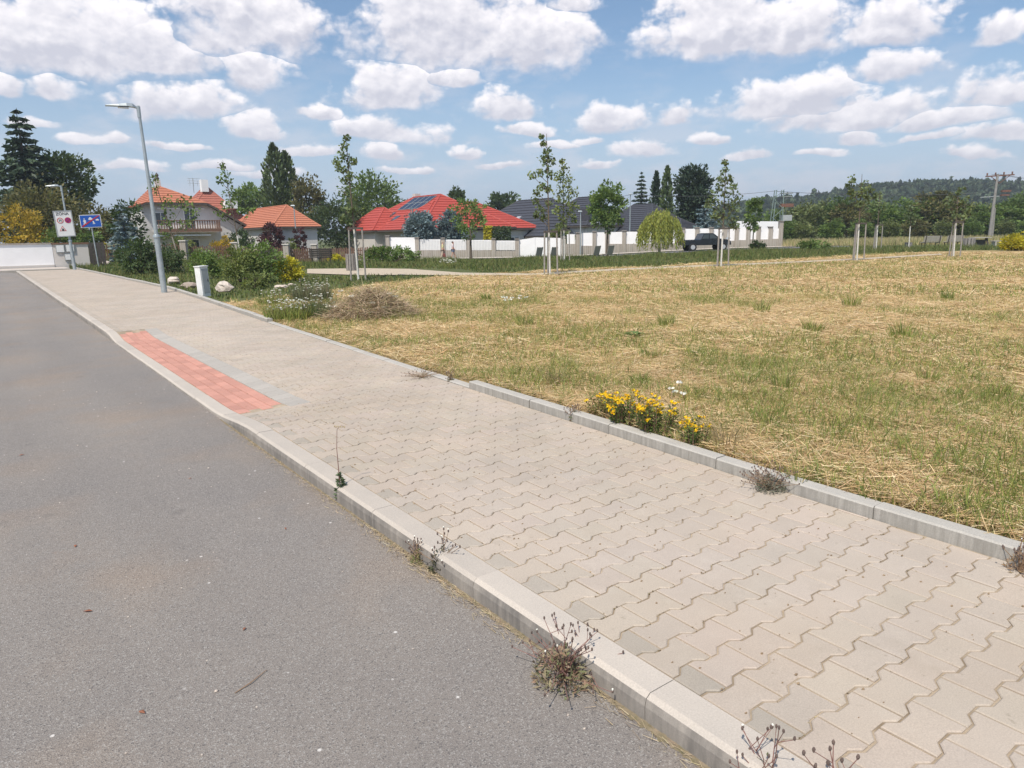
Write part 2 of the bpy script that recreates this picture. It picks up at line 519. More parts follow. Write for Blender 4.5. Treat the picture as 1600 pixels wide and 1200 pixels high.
pm('dark_hair', (.03, .022, .02), (.04, .03, .025), 20, .7)
pm('dry_stem', (.30, .20, .13), (.22, .15, .10), 30, .9)
pm('purple_stem', (.23, .115, .095), (.18, .10, .085), 30, .9)
pm('seed_dark', (.17, .12, .10), (.11, .085, .075), 40, .9)
pm('flower_yellow', (.80, .52, .02), (.72, .42, .015), 30, .7)
pm('flower_white', (.80, .79, .70), (.72, .71, .62), 30, .8)
pm('earth_litter', (.24, .165, .105), (.33, .24, .15), 8, .95, .8, 60, bdist=.02)
# dry-laid stone look of pillars and plinths, too far to pick the stones apart
m, N = newmat('stone_masonry')
co = N.n('ShaderNodeTexCoord').outputs['Object']
br = N.n('ShaderNodeTexBrick', ins={'Color1': (.36, .31, .26, 1), 'Color2': (.26, .225, .19, 1), 'Mortar': (.42, .39, .35, 1), 'Scale': 2.2, 'Mortar Size': .03})
N.t.links.new(N.v('MULTIPLY', co, (1, 1, 1)), br.inputs['Vector'])
c = N.mix(N.mr(N.noise(co, 5, 4, .6), .3, .7, 0, .5), br.outputs[0], (.40, .36, .31))
b = N.n('ShaderNodeBsdfPrincipled', ins={'Base Color': c, 'Roughness': .92})
finish(N, b.outputs[0])

leafmat('leaf_green', (0.152, 0.217, 0.065), var=.2)
leafmat('leaf_fresh', (.190, .225, .078), var=.2)
leafmat('leaf_young', (.155, .195, .090), var=.2)
leafmat('leaf_dark', (0.080, 0.116, 0.049), var=.15)
leafmat('leaf_olive', (0.152, 0.142, 0.061), var=.2)
leafmat('leaf_gold', (0.440, 0.310, 0.045), var=.15)
leafmat('leaf_goldgreen', (0.493, 0.435, 0.043), var=.15)
leafmat('leaf_purple', (0.109, 0.046, 0.052), var=.2)
leafmat('leaf_willow', (0.310, 0.333, 0.075), var=.1)
leafmat('needle_dark', (0.055, 0.084, 0.049), trans=.1, var=.15)
leafmat('needle_green', (0.099, 0.138, 0.052), trans=.12, var=.15)
leafmat('needle_blue', (0.167, 0.225, 0.239), trans=.08, var=.15)
leafmat('leaf_forest', (.075, .105, .050), trans=.2, var=.1)
leafmat('leaf_belt', (.185, .215, .085), trans=.3, var=.35)
tintmat('straw', rough=.8, trans=.2)
tintmat('grass', rough=.6, trans=.3)
tintmat('petal', rough=.7, trans=.25)
pm('straw_head', (.45, .36, .2), (.36, .28, .16), 30, .9)
pm('dock_leaf', (.09, .15, .04), (.13, .17, .05), 12, .6, .3, 40)
pm('moss_earth', (.26, .205, .145), (.15, .13, .075), 25, .95, .8, 120, bdist=.005)
pm('rust_leaf', (.26, .10, .055), (.20, .09, .055), 60, .8)
# ------------------------------------------------------------------ building helpers
def tag(o, label=None, cat=None, group=None, kind=None):
    if label: o['label'] = label
    if cat: o['category'] = cat
    if group: o['group'] = group
    if kind: o['kind'] = kind
    return o


def link(name, me, parent=None, loc=None, rz=0.0):
    o = bpy.data.objects.new(name, me)
    col.objects.link(o)
    if parent is not None:
        o.parent = parent
    if loc is not None:
        o.location = loc
    if rz:
        o.rotation_euler = (0, 0, rz)
    return o


def empty(name, loc, rz=0.0, label=None, cat=None, group=None):
    o = link(name, None, None, loc, rz)
    o.empty_display_size = .2
    return tag(o, label, cat, group)


def npmesh(name, V, F, mat, tint=None, smooth=False):
    """V (n,3); F (m,k) equal-sized faces; tint (n,3) per vertex"""
    V = np.ascontiguousarray(V, np.float32); F = np.ascontiguousarray(F, np.int32)
    me = bpy.data.meshes.new(name)
    me.vertices.add(len(V)); me.vertices.foreach_set('co', V.ravel())
    k = F.shape[1]
    me.loops.add(F.size); me.loops.foreach_set('vertex_index', F.ravel())
    me.polygons.add(len(F))
    me.polygons.foreach_set('loop_start', np.arange(0, F.size, k, dtype=np.int32))
    me.polygons.foreach_set('loop_total', np.full(len(F), k, np.int32))
    if smooth:
        me.polygons.foreach_set('use_smooth', np.ones(len(F), bool))
    me.update(calc_edges=True)
    if tint is not None:
        a = me.attributes.new('tint', 'FLOAT_COLOR', 'POINT')
        c4 = np.ones((len(V), 4), np.float32); c4[:, :3] = tint
        a.data.foreach_set('color', c4.ravel())
    me.materials.append(MATS[mat])
    return me


class MB:
    """collects simple shapes into one mesh"""
    def __init__(s):
        s.v = []; s.f = []

    def add(s, vs, fs):
        b = len(s.v)
        s.v += [tuple(p) for p in vs]
        s.f += [tuple(b + i for i in f) for f in fs]
        return s

    def box(s, c, d, rz=0.0, bev=0.0, top=1.0):
        cx, cy, cz = c; x, y, z = d[0] / 2, d[1] / 2, d[2] / 2
        cr, sr = math.cos(rz), math.sin(rz)
        P = []
        for sx, sy, sz in ((-1, -1, -1), (1, -1, -1), (1, 1, -1), (-1, 1, -1), (-1, -1, 1), (1, -1, 1), (1, 1, 1), (-1, 1, 1)):
            k = top if sz > 0 else 1.0
            px, py = sx * x * k, sy * y * k
            P.append((cx + px * cr - py * sr, cy + px * sr + py * cr, cz + sz * z))
        return s.add(P, [(3, 2, 1, 0), (4, 5, 6, 7), (0, 1, 5, 4), (1, 2, 6, 5), (2, 3, 7, 6), (3, 0, 4, 7)])

    def beam(s, a, b, w, h=None):
        a, b = Vector(a), Vector(b); h = h or w
        d = (b - a).normalized()
        up = Vector((0, 0, 1)) if abs(d.z) < .95 else Vector((0, 1, 0))
        r = d.cross(up).normalized() * w / 2; u = r.cross(d).normalized() * h / 2
        P = [a - r - u, a + r - u, a + r + u, a - r + u, b - r - u, b + r - u, b + r + u, b - r + u]
        return s.add(P, [(0, 1, 2, 3), (7, 6, 5, 4), (0, 4, 5, 1), (1, 5, 6, 2), (2, 6, 7, 3), (3, 7, 4, 0)])

    def tube(s, pts, radii, n=8, caps=True):
        pts = [Vector(p) for p in pts]
        if not isinstance(radii, (list, tuple)):
            radii = [radii] * len(pts)
        base = len(s.v)
        for i, p in enumerate(pts):
            d = (pts[min(i + 1, len(pts) - 1)] - pts[max(i - 1, 0)]).normalized()
            up = Vector((0, 0, 1)) if abs(d.z) < .9 else Vector((0, 1, 0))
            r = d.cross(up).normalized(); u = r.cross(d).normalized()
            for k in range(n):
                t = 2 * math.pi * k / n
                s.v.append(tuple(p + (r * math.cos(t) + u * math.sin(t)) * radii[i]))
        for i in range(len(pts) - 1):
            for k in range(n):
                a = base + i * n + k; b = base + i * n + (k + 1) % n
                s.f.append((a, b, b + n, a + n))
        if caps:
            s.f.append(tuple(base + k for k in range(n))[::-1])
            s.f.append(tuple(base + (len(pts) - 1) * n + k for k in range(n)))
        return s

    def lathe(s, c, prof, n=12):
        """prof: (radius, z) list"""
        return s.tube([(c[0], c[1], c[2] + z) for r, z in prof], [max(r, .0005) for r, z in prof], n)

    def prism(s, poly, a, b):
        """extrude a list of 3D points from offset a to offset b (vectors)"""
        a, b = Vector(a), Vector(b); n = len(poly)
        P = [Vector(p) + a for p in poly] + [Vector(p) + b for p in poly]
        F = [tuple(range(n))[::-1], tuple(range(n, 2 * n))] + [(i, (i + 1) % n, (i + 1) % n + n, i + n) for i in range(n)]
        return s.add(P, F)

    def blob(s, c, r, seed=0, n=7, m=5, jag=.25, flat=0.0):
        rr = random.Random(seed); b = len(s.v)
        rows = []
        for i in range(m + 1):
            t = math.pi * i / m
            row = []
            k = 1 if i in (0, m) else n
            for j in range(k):
                p = 2 * math.pi * (j + .5 * (i % 2)) / n
                q = 1 + (rr.random() - .5) * 2 * jag
                z = math.cos(t) * r[2] * q
                s.v.append((c[0] + math.sin(t) * math.cos(p) * r[0] * q, c[1] + math.sin(t) * math.sin(p) * r[1] * q, c[2] + max(z, -flat if flat else z)))
                row.append(len(s.v) - 1)
            rows.append(row)
        for i in range(m):
            A, B = rows[i], rows[i + 1]
            for j in range(n):
                if len(A) == 1:
                    s.f.append((A[0], B[j], B[(j + 1) % n]))
                elif len(B) == 1:
                    s.f.append((A[j], B[0], A[(j + 1) % n]))
                else:
                    s.f.append((A[j], B[j], B[(j + 1) % n], A[(j + 1) % n]))
        return s

    def mesh(s, name, mat, smooth=False):
        me = bpy.data.meshes.new(name)
        me.from_pydata(s.v, [], s.f)
        bm = bmesh.new(); bm.from_mesh(me)
        bmesh.ops.recalc_face_normals(bm, faces=bm.faces)
        bm.to_mesh(me); bm.free()
        if smooth:
            for p in me.polygons:
                p.use_smooth = True
        me.materials.append(MATS[mat])
        return me

    def build(s, name, mat, parent=None, loc=None, rz=0.0, smooth=False, bevel=0.0):
        me = s.mesh(name, mat, smooth)
        o = link(name, me, parent, loc, rz)
        if bevel:
            md = o.modifiers.new('bevel', 'BEVEL'); md.width = bevel; md.segments = 2; md.limit_method = 'ANGLE'
        return o


def copy_tree(o, parent=None):
    c = o.copy(); col.objects.link(c); c.parent = parent
    for ch in list(o.children):
        copy_tree(ch, c)
    return c


def vnoise(x, y, seed=0):
    """value noise 0..1"""
    x = np.asarray(x, float); y = np.asarray(y, float)
    xi = np.floor(x).astype(np.int64); yi = np.floor(y).astype(np.int64)
    fx = x - xi; fy = y - yi
    fx = fx * fx * (3 - 2 * fx); fy = fy * fy * (3 - 2 * fy)

    def h(a, b):
        n = (a * 374761393 + b * 668265263 + seed * 974711) & 0x7fffffff
        n = ((n ^ (n >> 13)) * 1274126177) & 0x7fffffff
        return ((n ^ (n >> 16)) & 0xffff) / 65535.0
    return (h(xi, yi) * (1 - fx) + h(xi + 1, yi) * fx) * (1 - fy) + (h(xi, yi + 1) * (1 - fx) + h(xi + 1, yi + 1) * fx) * fy


def fbm(x, y, seed=0):
    return (vnoise(x, y, seed) * .5 + vnoise(x * 2.1, y * 2.1, seed + 1) * .3 + vnoise(x * 4.3, y * 4.3, seed + 2) * .2)


# ------------------------------------------------------------------ the setting
KX0, KX1 = 1.515, 1.660              # road kerb, front and back


def low(y):                          # where the kerb dips for the crossing
    return float(ss(5.5, 6.7, y) * (1 - ss(12.3, 13.3, y)))


def zk(y):
    return .10 - .072 * low(y)


def zp(x, y):                        # top of the paving
    k = float(1 - ss(KX1, KX1 + 1.25, x))
    return .10 - .072 * low(y) * k


# far land all the way to the horizon
rad = np.concatenate([[0.0], np.geomspace(2, 1200, 60)]); ang = np.linspace(0, 2 * np.pi, 145)[:-1]
RR, AA = np.meshgrid(rad, ang, indexing='ij')
X, Y = RR * np.sin(AA), RR * np.cos(AA)
Z = tz(X, Y) * (RR > 30) - .12 - .1 * (RR < 60)
V = np.stack([X, Y, Z], -1).reshape(-1, 3)
na = len(ang)
ii, jj = np.meshgrid(np.arange(len(rad) - 1), np.arange(na), indexing='ij')
Fq = np.stack([ii * na + jj, ii * na + (jj + 1) % na, (ii + 1) * na + (jj + 1) % na, (ii + 1) * na + jj], -1).reshape(-1, 4)[:, ::-1]
tag(link('ground', npmesh('ground', V, Fq, 'green_ground', smooth=True)), kind='structure')

# road
mb = MB().add([(-45, -12, 0), (KX0 + .01, -12, 0), (KX0 + .01, 46.2, 0), (KX0 - .5, 47.4, 0), (-45, 47.4, 0)], [(0, 1, 2, 3, 4)])
tag(mb.build('road', 'asphalt'), kind='structure')

# meadow sheet from the pavement edge to the far street
ys = np.concatenate([np.arange(-4, 16, .33), np.arange(16, 75, 1.0)])
tt = np.concatenate([np.linspace(0, 6, 26) ** 1.0, np.geomspace(6.5, 140, 60)])
V = []
for y in ys:
    e = edge(y) + .10
    x = e + tt
    yy = np.full_like(x, y)
    z = tz(x, yy) + .022 * (fbm(x * 1.7, yy * 1.7, 4) - .5) * np.minimum(1, tt / .5) + np.where(tt < .4, -.02, 0)
    V.append(np.stack([x, yy, z], -1))
V = np.concatenate(V); n2 = len(tt)
ii, jj = np.meshgrid(np.arange(len(ys) - 1), np.arange(n2 - 1), indexing='ij')
Fq = np.stack([ii * n2 + jj, ii * n2 + jj + 1, (ii + 1) * n2 + jj + 1, (ii + 1) * n2 + jj], -1).reshape(-1, 4)
cen = V[Fq].mean(1)
Dc = cen[:, 0] * HEAD.x + cen[:, 1] * HEAD.y
Lc = (cen[:, 0] * R0.x + cen[:, 1] * R0.y) / Dc


def mown(x, y):
    """1 on the mown straw-coloured field, 0 on the green meadow beyond the path"""
    D = x * HEAD.x + y * HEAD.y; u = (x * R0.x + y * R0.y) / np.maximum(D, 1)
    lim = np.interp(u, [-.6, -.35, -.2, -.1, .05, .2, .4, .63], [14, 18, 23, 27.5, 30.5, 33, 38.5, 49])
    return 1 - ss(-1.2, 1.2, D - lim + 2.5 * (fbm(x * .4, y * .4, 9) - .5))


me = npmesh('meadow', V, Fq, 'meadow_soil', smooth=True)
me.materials.append(MATS['green_ground'])
me.polygons.foreach_set('material_index', (mown(cen[:, 0], cen[:, 1]) < .5).astype(np.int32))
meadow = tag(link('meadow', me), kind='structure')

# gravel path winding through the park
def strip(name, mat, left, right, kind='structure', lift=.02):
    Vs = [];
    for (a, b) in zip(left, right):
        for p in (a, b):
            Vs.append((p[0], p[1], float(tz(p[0], p[1])) + lift))
    o = link(name, npmesh(name, np.array(Vs), np.array([(2 * i, 2 * i + 1, 2 * i + 3, 2 * i + 2) for i in range(len(left) - 1)]), mat))
    return tag(o, kind=kind)


def dens(pts, k=6):
    out = []
    for a, b in zip(pts, pts[1:]):
        out += [(a[0] + (b[0] - a[0]) * i / k, a[1] + (b[1] - a[1]) * i / k) for i in range(k)]
    return out + [pts[-1]]


pl = [gpt(*p)[:2] for p in ((480, 421), (570, 420), (640, 421), (720, 427), (830, 428.5), (960, 421), (1100, 415), (1240, 409.5), (1350, 404), (1470, 397))]
pr = [gpt(*p)[:2] for p in ((480, 428), (565, 431), (650, 430.5), (722, 431.5), (832, 431.5), (962, 423.6), (1102, 418), (1242, 411.6), (1352, 406), (1472, 398.8))]
strip('path', 'gravel_path', dens(pl), dens(pr), lift=.03)
# the street that runs in front of the garden walls, with its footway
sa = [spot(p, d)[:2] for p, d in ((520, 63), (640, 62.5), (760, 62), (900, 63), (1060, 64), (1200, 65), (1330, 67))]
sb = [spot(p, d)[:2] for p, d in ((520, 67), (640, 66.8), (760, 66.5), (900, 67), (1060, 68), (1200, 69), (1330, 71))]
sc_ = [spot(p, d)[:2] for p, d in ((520, 69.8), (640, 69.6), (760, 69.4), (900, 69.8), (1060, 70.8), (1200, 71.8), (1330, 73))]
strip('street', 'far_asphalt', dens(sb), dens(sa), lift=.03)
strip('footway', 'light_paving', dens(sc_), dens(sb), lift=.10)
# footway in front of the white wall at the end of the road
tag(MB().box((-20, 49.2, .03), (48.2, 3.4, .14)).build('footway', 'light_paving'), kind='structure')

# --- the paved footway in the foreground, block by block
def bone(L=.2, Hh=.165, Wn=.113, g=.0072):
    """outline of one bone-shaped block, long axis along x, centred"""
    a, h, w = L / 2 - g / 2, Hh / 2 - g / 2, Wn / 2 - g / 2
    f1, f2 = .0665, .0335
    return [(-a, -h), (-f1, -h), (-f2, -w), (f2, -w), (f1, -h), (a, -h), (a, h), (f1, h), (f2, w), (-f2, w), (-f1, h), (-a, h)]


def clip(poly, nx, ny, d):
    """keep the side nx*x+ny*y <= d"""
    out = []
    for i in range(len(poly)):
        p, q_ = poly[i], poly[(i + 1) % len(poly)]
        a = nx * p[0] + ny * p[1] - d; b = nx * q_[0] + ny * q_[1] - d
        if a <= 0: out.append(p)
        if (a < 0 < b) or (b < 0 < a):
            t = a / (a - b); out.append((p[0] + (q_[0] - p[0]) * t, p[1] + (q_[1] - p[1]) * t))
    return out


def area(p):
    return abs(sum(p[i][0] * p[(i + 1) % len(p)][1] - p[(i + 1) % len(p)][0] * p[i][1] for i in range(len(p)))) / 2


def block(poly, chamf=.0045, depth=.014):
    cx = sum(p[0] for p in poly) / len(poly); cy = sum(p[1] for p in poly) / len(poly)
    n = len(poly)
    V = []
    for i, (x, y) in enumerate(poly):      # inset corner by the two edge normals
        (x0, y0), (x1, y1) = poly[i - 1], poly[(i + 1) % n]
        e0 = Vector((x - x0, y - y0)); e1 = Vector((x1 - x, y1 - y))
        e0 = e0.normalized() if e0.length > 1e-6 else Vector((1, 0)); e1 = e1.normalized() if e1.length > 1e-6 else e0
        nv = Vector((-e0.y - e1.y, e0.x + e1.x))
        nv = nv.normalized() if nv.length > 1e-6 else Vector((0, 0))
        V.append((x + nv.x * chamf, y + nv.y * chamf, 0))
    V += [(x, y, -.0035) for x, y in poly] + [(x, y, -depth) for x, y in poly]
    F = [tuple(range(n))]
    for r in (0, n):
        F += [(r + i, r + n + i, r + n + (i + 1) % n, r + (i + 1) % n) for i in range(n)]
    return V, F


pav = tag(link('pavement', None), kind='structure')
PITCH_Y, ROW0 = .139, 1.33
full = bone()
V, F = block(full)
me_full = bpy.data.meshes.new('paver'); me_full.from_pydata(V, [], F); me_full.materials.append(MATS['paver'])
halfL = [p for p in clip(full, -1, 0, -.0028)]    # right half of a block
near_list, far_v, far_f, far_t = [], [], [], []
rp = random.Random(8)
RED = (1.664, 2.075, 6.38, 13.05)
GREY = (2.078, 2.275, 6.2, 13.2)
for r in range(-8, 318):
    yc = ROW0 + r * PITCH_Y
    off = 0 if r % 2 else -.1
    e0, e1 = edge(yc - .08), edge(yc + .08)
    k = 0
    while True:
        xc = KX1 + .003 + off + .1 + k * .2
        k += 1
        if xc - .1 > max(e0, e1): break
        poly = [(px + xc, py + yc) for px, py in full]
        cut = False; half = False
        if xc - .1 < KX1 - .01:
            poly = clip(poly, -1, 0, -(KX1 + .004)); cut = half = True
        if xc + .1 > min(e0, e1) - .004:
            nx, ny = 1.0, -(e1 - e0) / .16
            poly = clip(poly, nx, ny, e0 - .004 + ny * (yc - .08)); cut = True
        if RED[2] - .1 < yc < RED[3] + .1 and xc < GREY[1] + .1:      # the red and grey strips take their place
            if xc + .1 > GREY[1] and GREY[2] < yc < GREY[3]:
                poly = clip(poly, -1, 0, -(GREY[1] + .004)); cut = True
            elif GREY[2] < yc < GREY[3]:
                continue
        if len(poly) < 3 or area(poly) < .0012: continue
        t = 1 + rp.uniform(-.035, .035)
        tc_ = (t * rp.uniform(.985, 1.015), t, t * rp.uniform(.98, 1.02))
        if half: tc_ = (.86 * t, .89 * t, .90 * t)
        elif rp.random() < .04: tc_ = (t * .95, t * .955, t * .965)
        z = zp(xc, yc) + rp.uniform(-.0016, .0016)
        rot = rp.uniform(-.012, .012)
        if yc < 5.15 and yc > .35 and not (xc > 2.9 and yc < .55):
            near_list.append((xc, yc, z, rot, poly if cut else None, tc_))
        else:
            V, F = block(poly, .004, .012)
            b0 = len(far_v)
            far_v += [(p[0], p[1], zp(p[0], p[1]) + p[2] + (z - zp(xc, yc))) for p in V]
            far_t += [tc_] * len(V)
            far_f += [tuple(b0 + i for i in f) for f in F]
near_list.sort(key=lambda p: p[0] ** 2 + p[1] ** 2)
for i, (xc, yc, z, rot, poly, tc_) in enumerate(near_list):
    if i < 300:
        if poly is None:
            o = link('paver', me_full, pav, (xc, yc, z)); o.rotation_euler = (rp.uniform(-.006, .006), rp.uniform(-.006, .006), rot)
        else:
            V, F = block([(a - xc, b - yc) for a, b in poly])
            me = bpy.data.meshes.new('paver'); me.from_pydata(V, [], F); me.materials.append(MATS['paver'])
            o = link('paver', me, pav, (xc, yc, z)); o.rotation_euler = (rp.uniform(-.006, .006), 0, 0)
        o.color = (*tc_, 1)
    else:
        V, F = block(poly or [(a + xc, b + yc) for a, b in full], .004, .012)
        b0 = len(far_v)
        far_v += [(p[0], p[1], z + p[2]) for p in V]; far_t += [tc_] * len(V)
        far_f += [tuple(b0 + i for i in f) for f in F]
me = bpy.data.meshes.new('distant_pavers'); me.from_pydata(far_v, [], far_f); me.materials.append(MATS['paver_far'])
a = me.attributes.new('tint', 'FLOAT_COLOR', 'POINT')
a.data.foreach_set('color', np.concatenate([np.array(far_t, np.float32), np.ones((len(far_t), 1), np.float32)], 1).ravel())
tag(link('distant_pavers', me, pav), kind='stuff')
# red tactile strip: four columns of 20 x 10 blocks laid along the kerb
bm_ = block([(-.0485, -.0985), (.0485, -.0985), (.0485, .0985), (-.0485, .0985)], .003, .014)
me_red = bpy.data.meshes.new('red_paver'); me_red.from_pydata(*[bm_[0], [], bm_[1]]); me_red.materials.append(MATS['red_block'])
bm_ = block([(-.0965, -.0965), (.0965, -.0965), (.0965, .0965), (-.0965, .0965)], .003, .014)
me_gr = bpy.data.meshes.new('grey_paver'); me_gr.from_pydata(*[bm_[0], [], bm_[1]]); me_gr.materials.append(MATS['grey_block'])


def lay(name, me, x, y):
    h = .08
    o = link(name, me, pav, (x, y, zp(x, y) + .002 + rp.uniform(-.001, .001)))
    o.rotation_euler = (math.atan((zp(x, y + h) - zp(x, y - h)) / (2 * h)), -math.atan((zp(x + .04, y) - zp(x - .04, y)) / .08), 0)


for c_ in range(4):
    for k in range(33):
        y = RED[2] + .1 + k * .2 + (.1 if c_ % 2 else 0) - .05
        lay('red_paver', me_red, RED[0] + .052 + c_ * .1025, y)
for k in range(35):
    lay('grey_paver', me_gr, (GREY[0] + GREY[1]) / 2, GREY[2] + .1 + k * .2)
# bedding sand seen in the joints
V, F = [], []
yy = np.arange(-3, 46, .33)
for y in yy:
    e = edge(y)
    xs = np.linspace(KX1 - .02, e + .02, 9)
    V += [(x, y, zp(x, y) - .0068) for x in xs]
for i in range(len(yy) - 1):
    F += [(i * 9 + j, i * 9 + j + 1, i * 9 + 10 + j, i * 9 + 9 + j) for j in range(8)]
link('bedding_sand', npmesh('bedding_sand', np.array(V), np.array(F), 'joint_sand'), pav)

# road kerb: one-metre stones
kerb = tag(link('kerb', None), kind='structure')
y = -2.62
prof = [(KX0 + .012, -.14), (KX0 + .006, .60), (KX0 + .012, .86), (KX0 + .030, 1.0), (KX1 - .004, 1.0), (KX1, .90), (KX1, -.14)]
while y < 46:
    a_, b_ = y + .0012, y + .9988
    V = []
    sl_n = 5
    for i in range(sl_n):
        t = a_ + (b_ - a_) * i / (sl_n - 1)
        h = zk(t)
        V += [(px, t - y - .5, (h + (f - 1) * .10 if f > .5 else -.12)) for px, f in prof]
    F = []
    for i in range(sl_n - 1):
        F += [(i * 7 + j, i * 7 + (j + 1) % 7, i * 7 + 7 + (j + 1) % 7, i * 7 + 7 + j) for j in range(7)]
    F += [tuple(range(7))[::-1], tuple(range((sl_n - 1) * 7, sl_n * 7))]
    mb = MB().add(V, F)
    mb.build('kerb_stone', 'kerb_concrete', kerb, (rp.uniform(-.002, .002), y + .5, rp.uniform(-.0015, .0015)))
    y += 1.0
# garden edging along the meadow side
edging = tag(link('edging', None), kind='structure')
y = -2.35
while y < 46:
    a_, b_ = y + .003, y + .997
    ra = .17 if (b_ < 6.2 or a_ > 12.4) else .112
    xa, xb = edge(a_), edge(b_)
    V = []
    for (x0_, yy_) in ((xa, a_), (xb, b_)):
        V += [(x0_, yy_, -.1), (x0_, yy_, ra - .008), (x0_ + .008, yy_, ra), (x0_ + .092, yy_, ra), (x0_ + .10, yy_, ra - .008), (x0_ + .10, yy_, -.1)]
    F = [(i, (i + 1) % 6, (i + 1) % 6 + 6, i + 6) for i in range(6)] + [(5, 4, 3, 2, 1, 0), (6, 7, 8, 9, 10, 11)]
    V = [(vx, vy - y - .5, vz) for vx, vy, vz in V]
    MB().add(V, F).build('edging_stone', 'edging_concrete', edging, (rp.uniform(-.004, .004), y + .5, rp.uniform(-.006, .004)))
    y += 1.0
# ------------------------------------------------------------------ foliage
def unit(v):
    return v / np.maximum(np.linalg.norm(v, axis=-1, keepdims=True), 1e-9)


def leaves(name, P, A, size, mat, tint, aspect=.6):
    """diamond leaves: at P, along A, length size"""
    n = len(P)
    size = np.broadcast_to(np.asarray(size, float), (n,))[:, None]
    A = unit(A)
    B = unit(np.cross(A, rng.normal(size=(n, 3))))
    V = np.empty((n, 4, 3))
    V[:, 0] = P - A * size * .5
    V[:, 1] = P + B * size * aspect * .5
    V[:, 2] = P + A * size * .5
    V[:, 3] = P - B * size * aspect * .5
    return npmesh(name, V.reshape(-1, 3), np.arange(n * 4).reshape(-1, 4), mat, np.repeat(tint, 4, 0))


def tints(n, groups, spread=.28, hue=.10):
    """leaf tint: each clump has its own tone, each leaf a little more"""
    g = rng.uniform(1 - spread, 1 + spread, groups.max() + 1)[groups]
    t = g * rng.uniform(.8, 1.2, n)
    w = rng.uniform(-hue, hue, n)
    return np.stack([t * (1 + w), t, t * (1 - w)], -1)


def clumps(n, per, shape, rad, seedpow=.45, zmin=-1.0):
    """clump centres through an ellipsoid (mostly near its skin), leaves round each"""
    d = unit(rng.normal(size=(n * 2, 3)))
    d = d[d[:, 2] > zmin][:n]; n = len(d)
    r = rng.uniform(.18, 1, n)[:, None] ** seedpow
    C = d * r * np.array(shape)
    g = np.repeat(np.arange(n), per)
    off = unit(rng.normal(size=(n * per, 3))) * (rng.uniform(0, 1, n * per)[:, None] ** .5)
    R = rad * rng.uniform(.6, 1.35, n)[g][:, None]
    P = C[g] + off * R * np.array([1, 1, .75])
    return P, off + .5 * unit(P) + np.array([0, 0, .1]), g


def trunk_mb(h, r0, r1, lean=(0, 0), limbs=0, spread=1.0, start=.4, top=.9):
    mb = MB()
    pts = [(lean[0] * t + .04 * h * math.sin(7 * t + h) * t * .3, lean[1] * t, h * t) for t in (0, .2, .4, .6, .8, 1)]
    mb.tube(pts, [r0 * 1.25, r0, r0 + (r1 - r0) * .4, r0 + (r1 - r0) * .6, r0 + (r1 - r0) * .8, r1], 7)
    rr = random.Random(int(h * 1000))
    for k in range(limbs):
        t = start + (top - start) * (k + rr.random()) / limbs
        a = k * 2.4 + rr.random()
        L = spread * (1.1 - .6 * t) * rr.uniform(.7, 1.1)
        b = (lean[0] * t, lean[1] * t, h * t)
        mb.tube([b, (b[0] + math.cos(a) * L * .5, b[1] + math.sin(a) * L * .5, b[2] + L * .30), (b[0] + math.cos(a) * L, b[1] + math.sin(a) * L, b[2] + L * .7)],
                [r0 * .45 * (1.1 - t), r0 * .3 * (1.1 - t), r0 * .1], 5)
    return mb


def upright(px, row, base=402):
    """foot column of an upright thing whose middle is seen at (px, row): verticals spread upwards in this view"""
    return px + (892 - px) / 5500 * (base - row)


def place(px, D, dz=0.0):
    p = spot(px, D)
    return Vector((p.x, p.y, p.z + dz))


def broadleaf(name, label, px, D, ytop, wpx, ybot, mat='leaf_green', n=70, per=34, leaf=.3, bark='bark', group=None, cat='tree', asp=1.0, lob=.34):
    """rounded tree: crown between rows ybot and ytop, wpx columns wide"""
    b = place(upright(px, (ytop + ybot) / 2), D)
    s = D / F_PX
    zt, zb = zat(px, ytop, D) - b.z, zat(px, ybot, D) - b.z
    w = wpx * s / 2; h = (zt - zb) / 2
    t = empty(name, b, 0, label, cat, group)
    trunk_mb(max(zb + h * .9, .4), max(.05, w * .07), .03, limbs=5, spread=w * .9).build('trunk', bark, t)
    P, A, g = clumps(n, per, (w * .86, w * .86 * asp, h * .86), w * lob)
    P[:, 2] = np.maximum(P[:, 2], -h * 1.0)
    P += np.array([0, 0, (zt + zb) / 2])
    link('crown', leaves('crown', P, A, rng.uniform(.7, 1.3, len(P)) * leaf, mat, tints(len(P), g)), t)
    return t


def shrub(name, label, px, D, ytop, wpx, mat='leaf_green', n=46, per=40, leaf=.12, group=None, depth=.8, cat='shrub', flat=False):
    b = place(px, D)
    s = D / F_PX
    zt = zat(px, ytop, D) - b.z; w = wpx * s / 2
    t = empty(name, b, 0, label, cat, group)
    mb = MB()
    rr = random.Random(int(px))
    for k in range(7):
        a = k * .9 + rr.random()
        mb.tube([(0, 0, -.03), (math.cos(a) * w * .3, math.sin(a) * w * .3, zt * .35), (math.cos(a) * w * .62, math.sin(a) * w * .62, zt * .66)], [.03, .02, .008], 5)
    mb.build('stem', 'bark', t)
    P, A, g = clumps(n, per, (w * .85, w * depth, zt * .52), min(w, zt) * .34, zmin=-.75)
    P += np.array([0, 0, zt * .46]); P[:, 2] = np.abs(P[:, 2])
    if flat:
        P = np.stack([rng.uniform(-w, w, n * per), rng.uniform(-w * depth, w * depth, n * per), rng.uniform(0.05, zt, n * per)], -1)
        g = np.arange(n * per) // per; A = unit(rng.normal(size=P.shape))
    R = np.array([[R0.x, -R0.y], [R0.y, R0.x]])
    P[:, :2] = P[:, :2] @ np.array([[R0.x, R0.y], [HEAD.x, HEAD.y]])
    link('foliage', leaves('foliage', P, A, rng.uniform(.7, 1.3, len(P)) * leaf, mat, tints(len(P), g)), t)
    return t


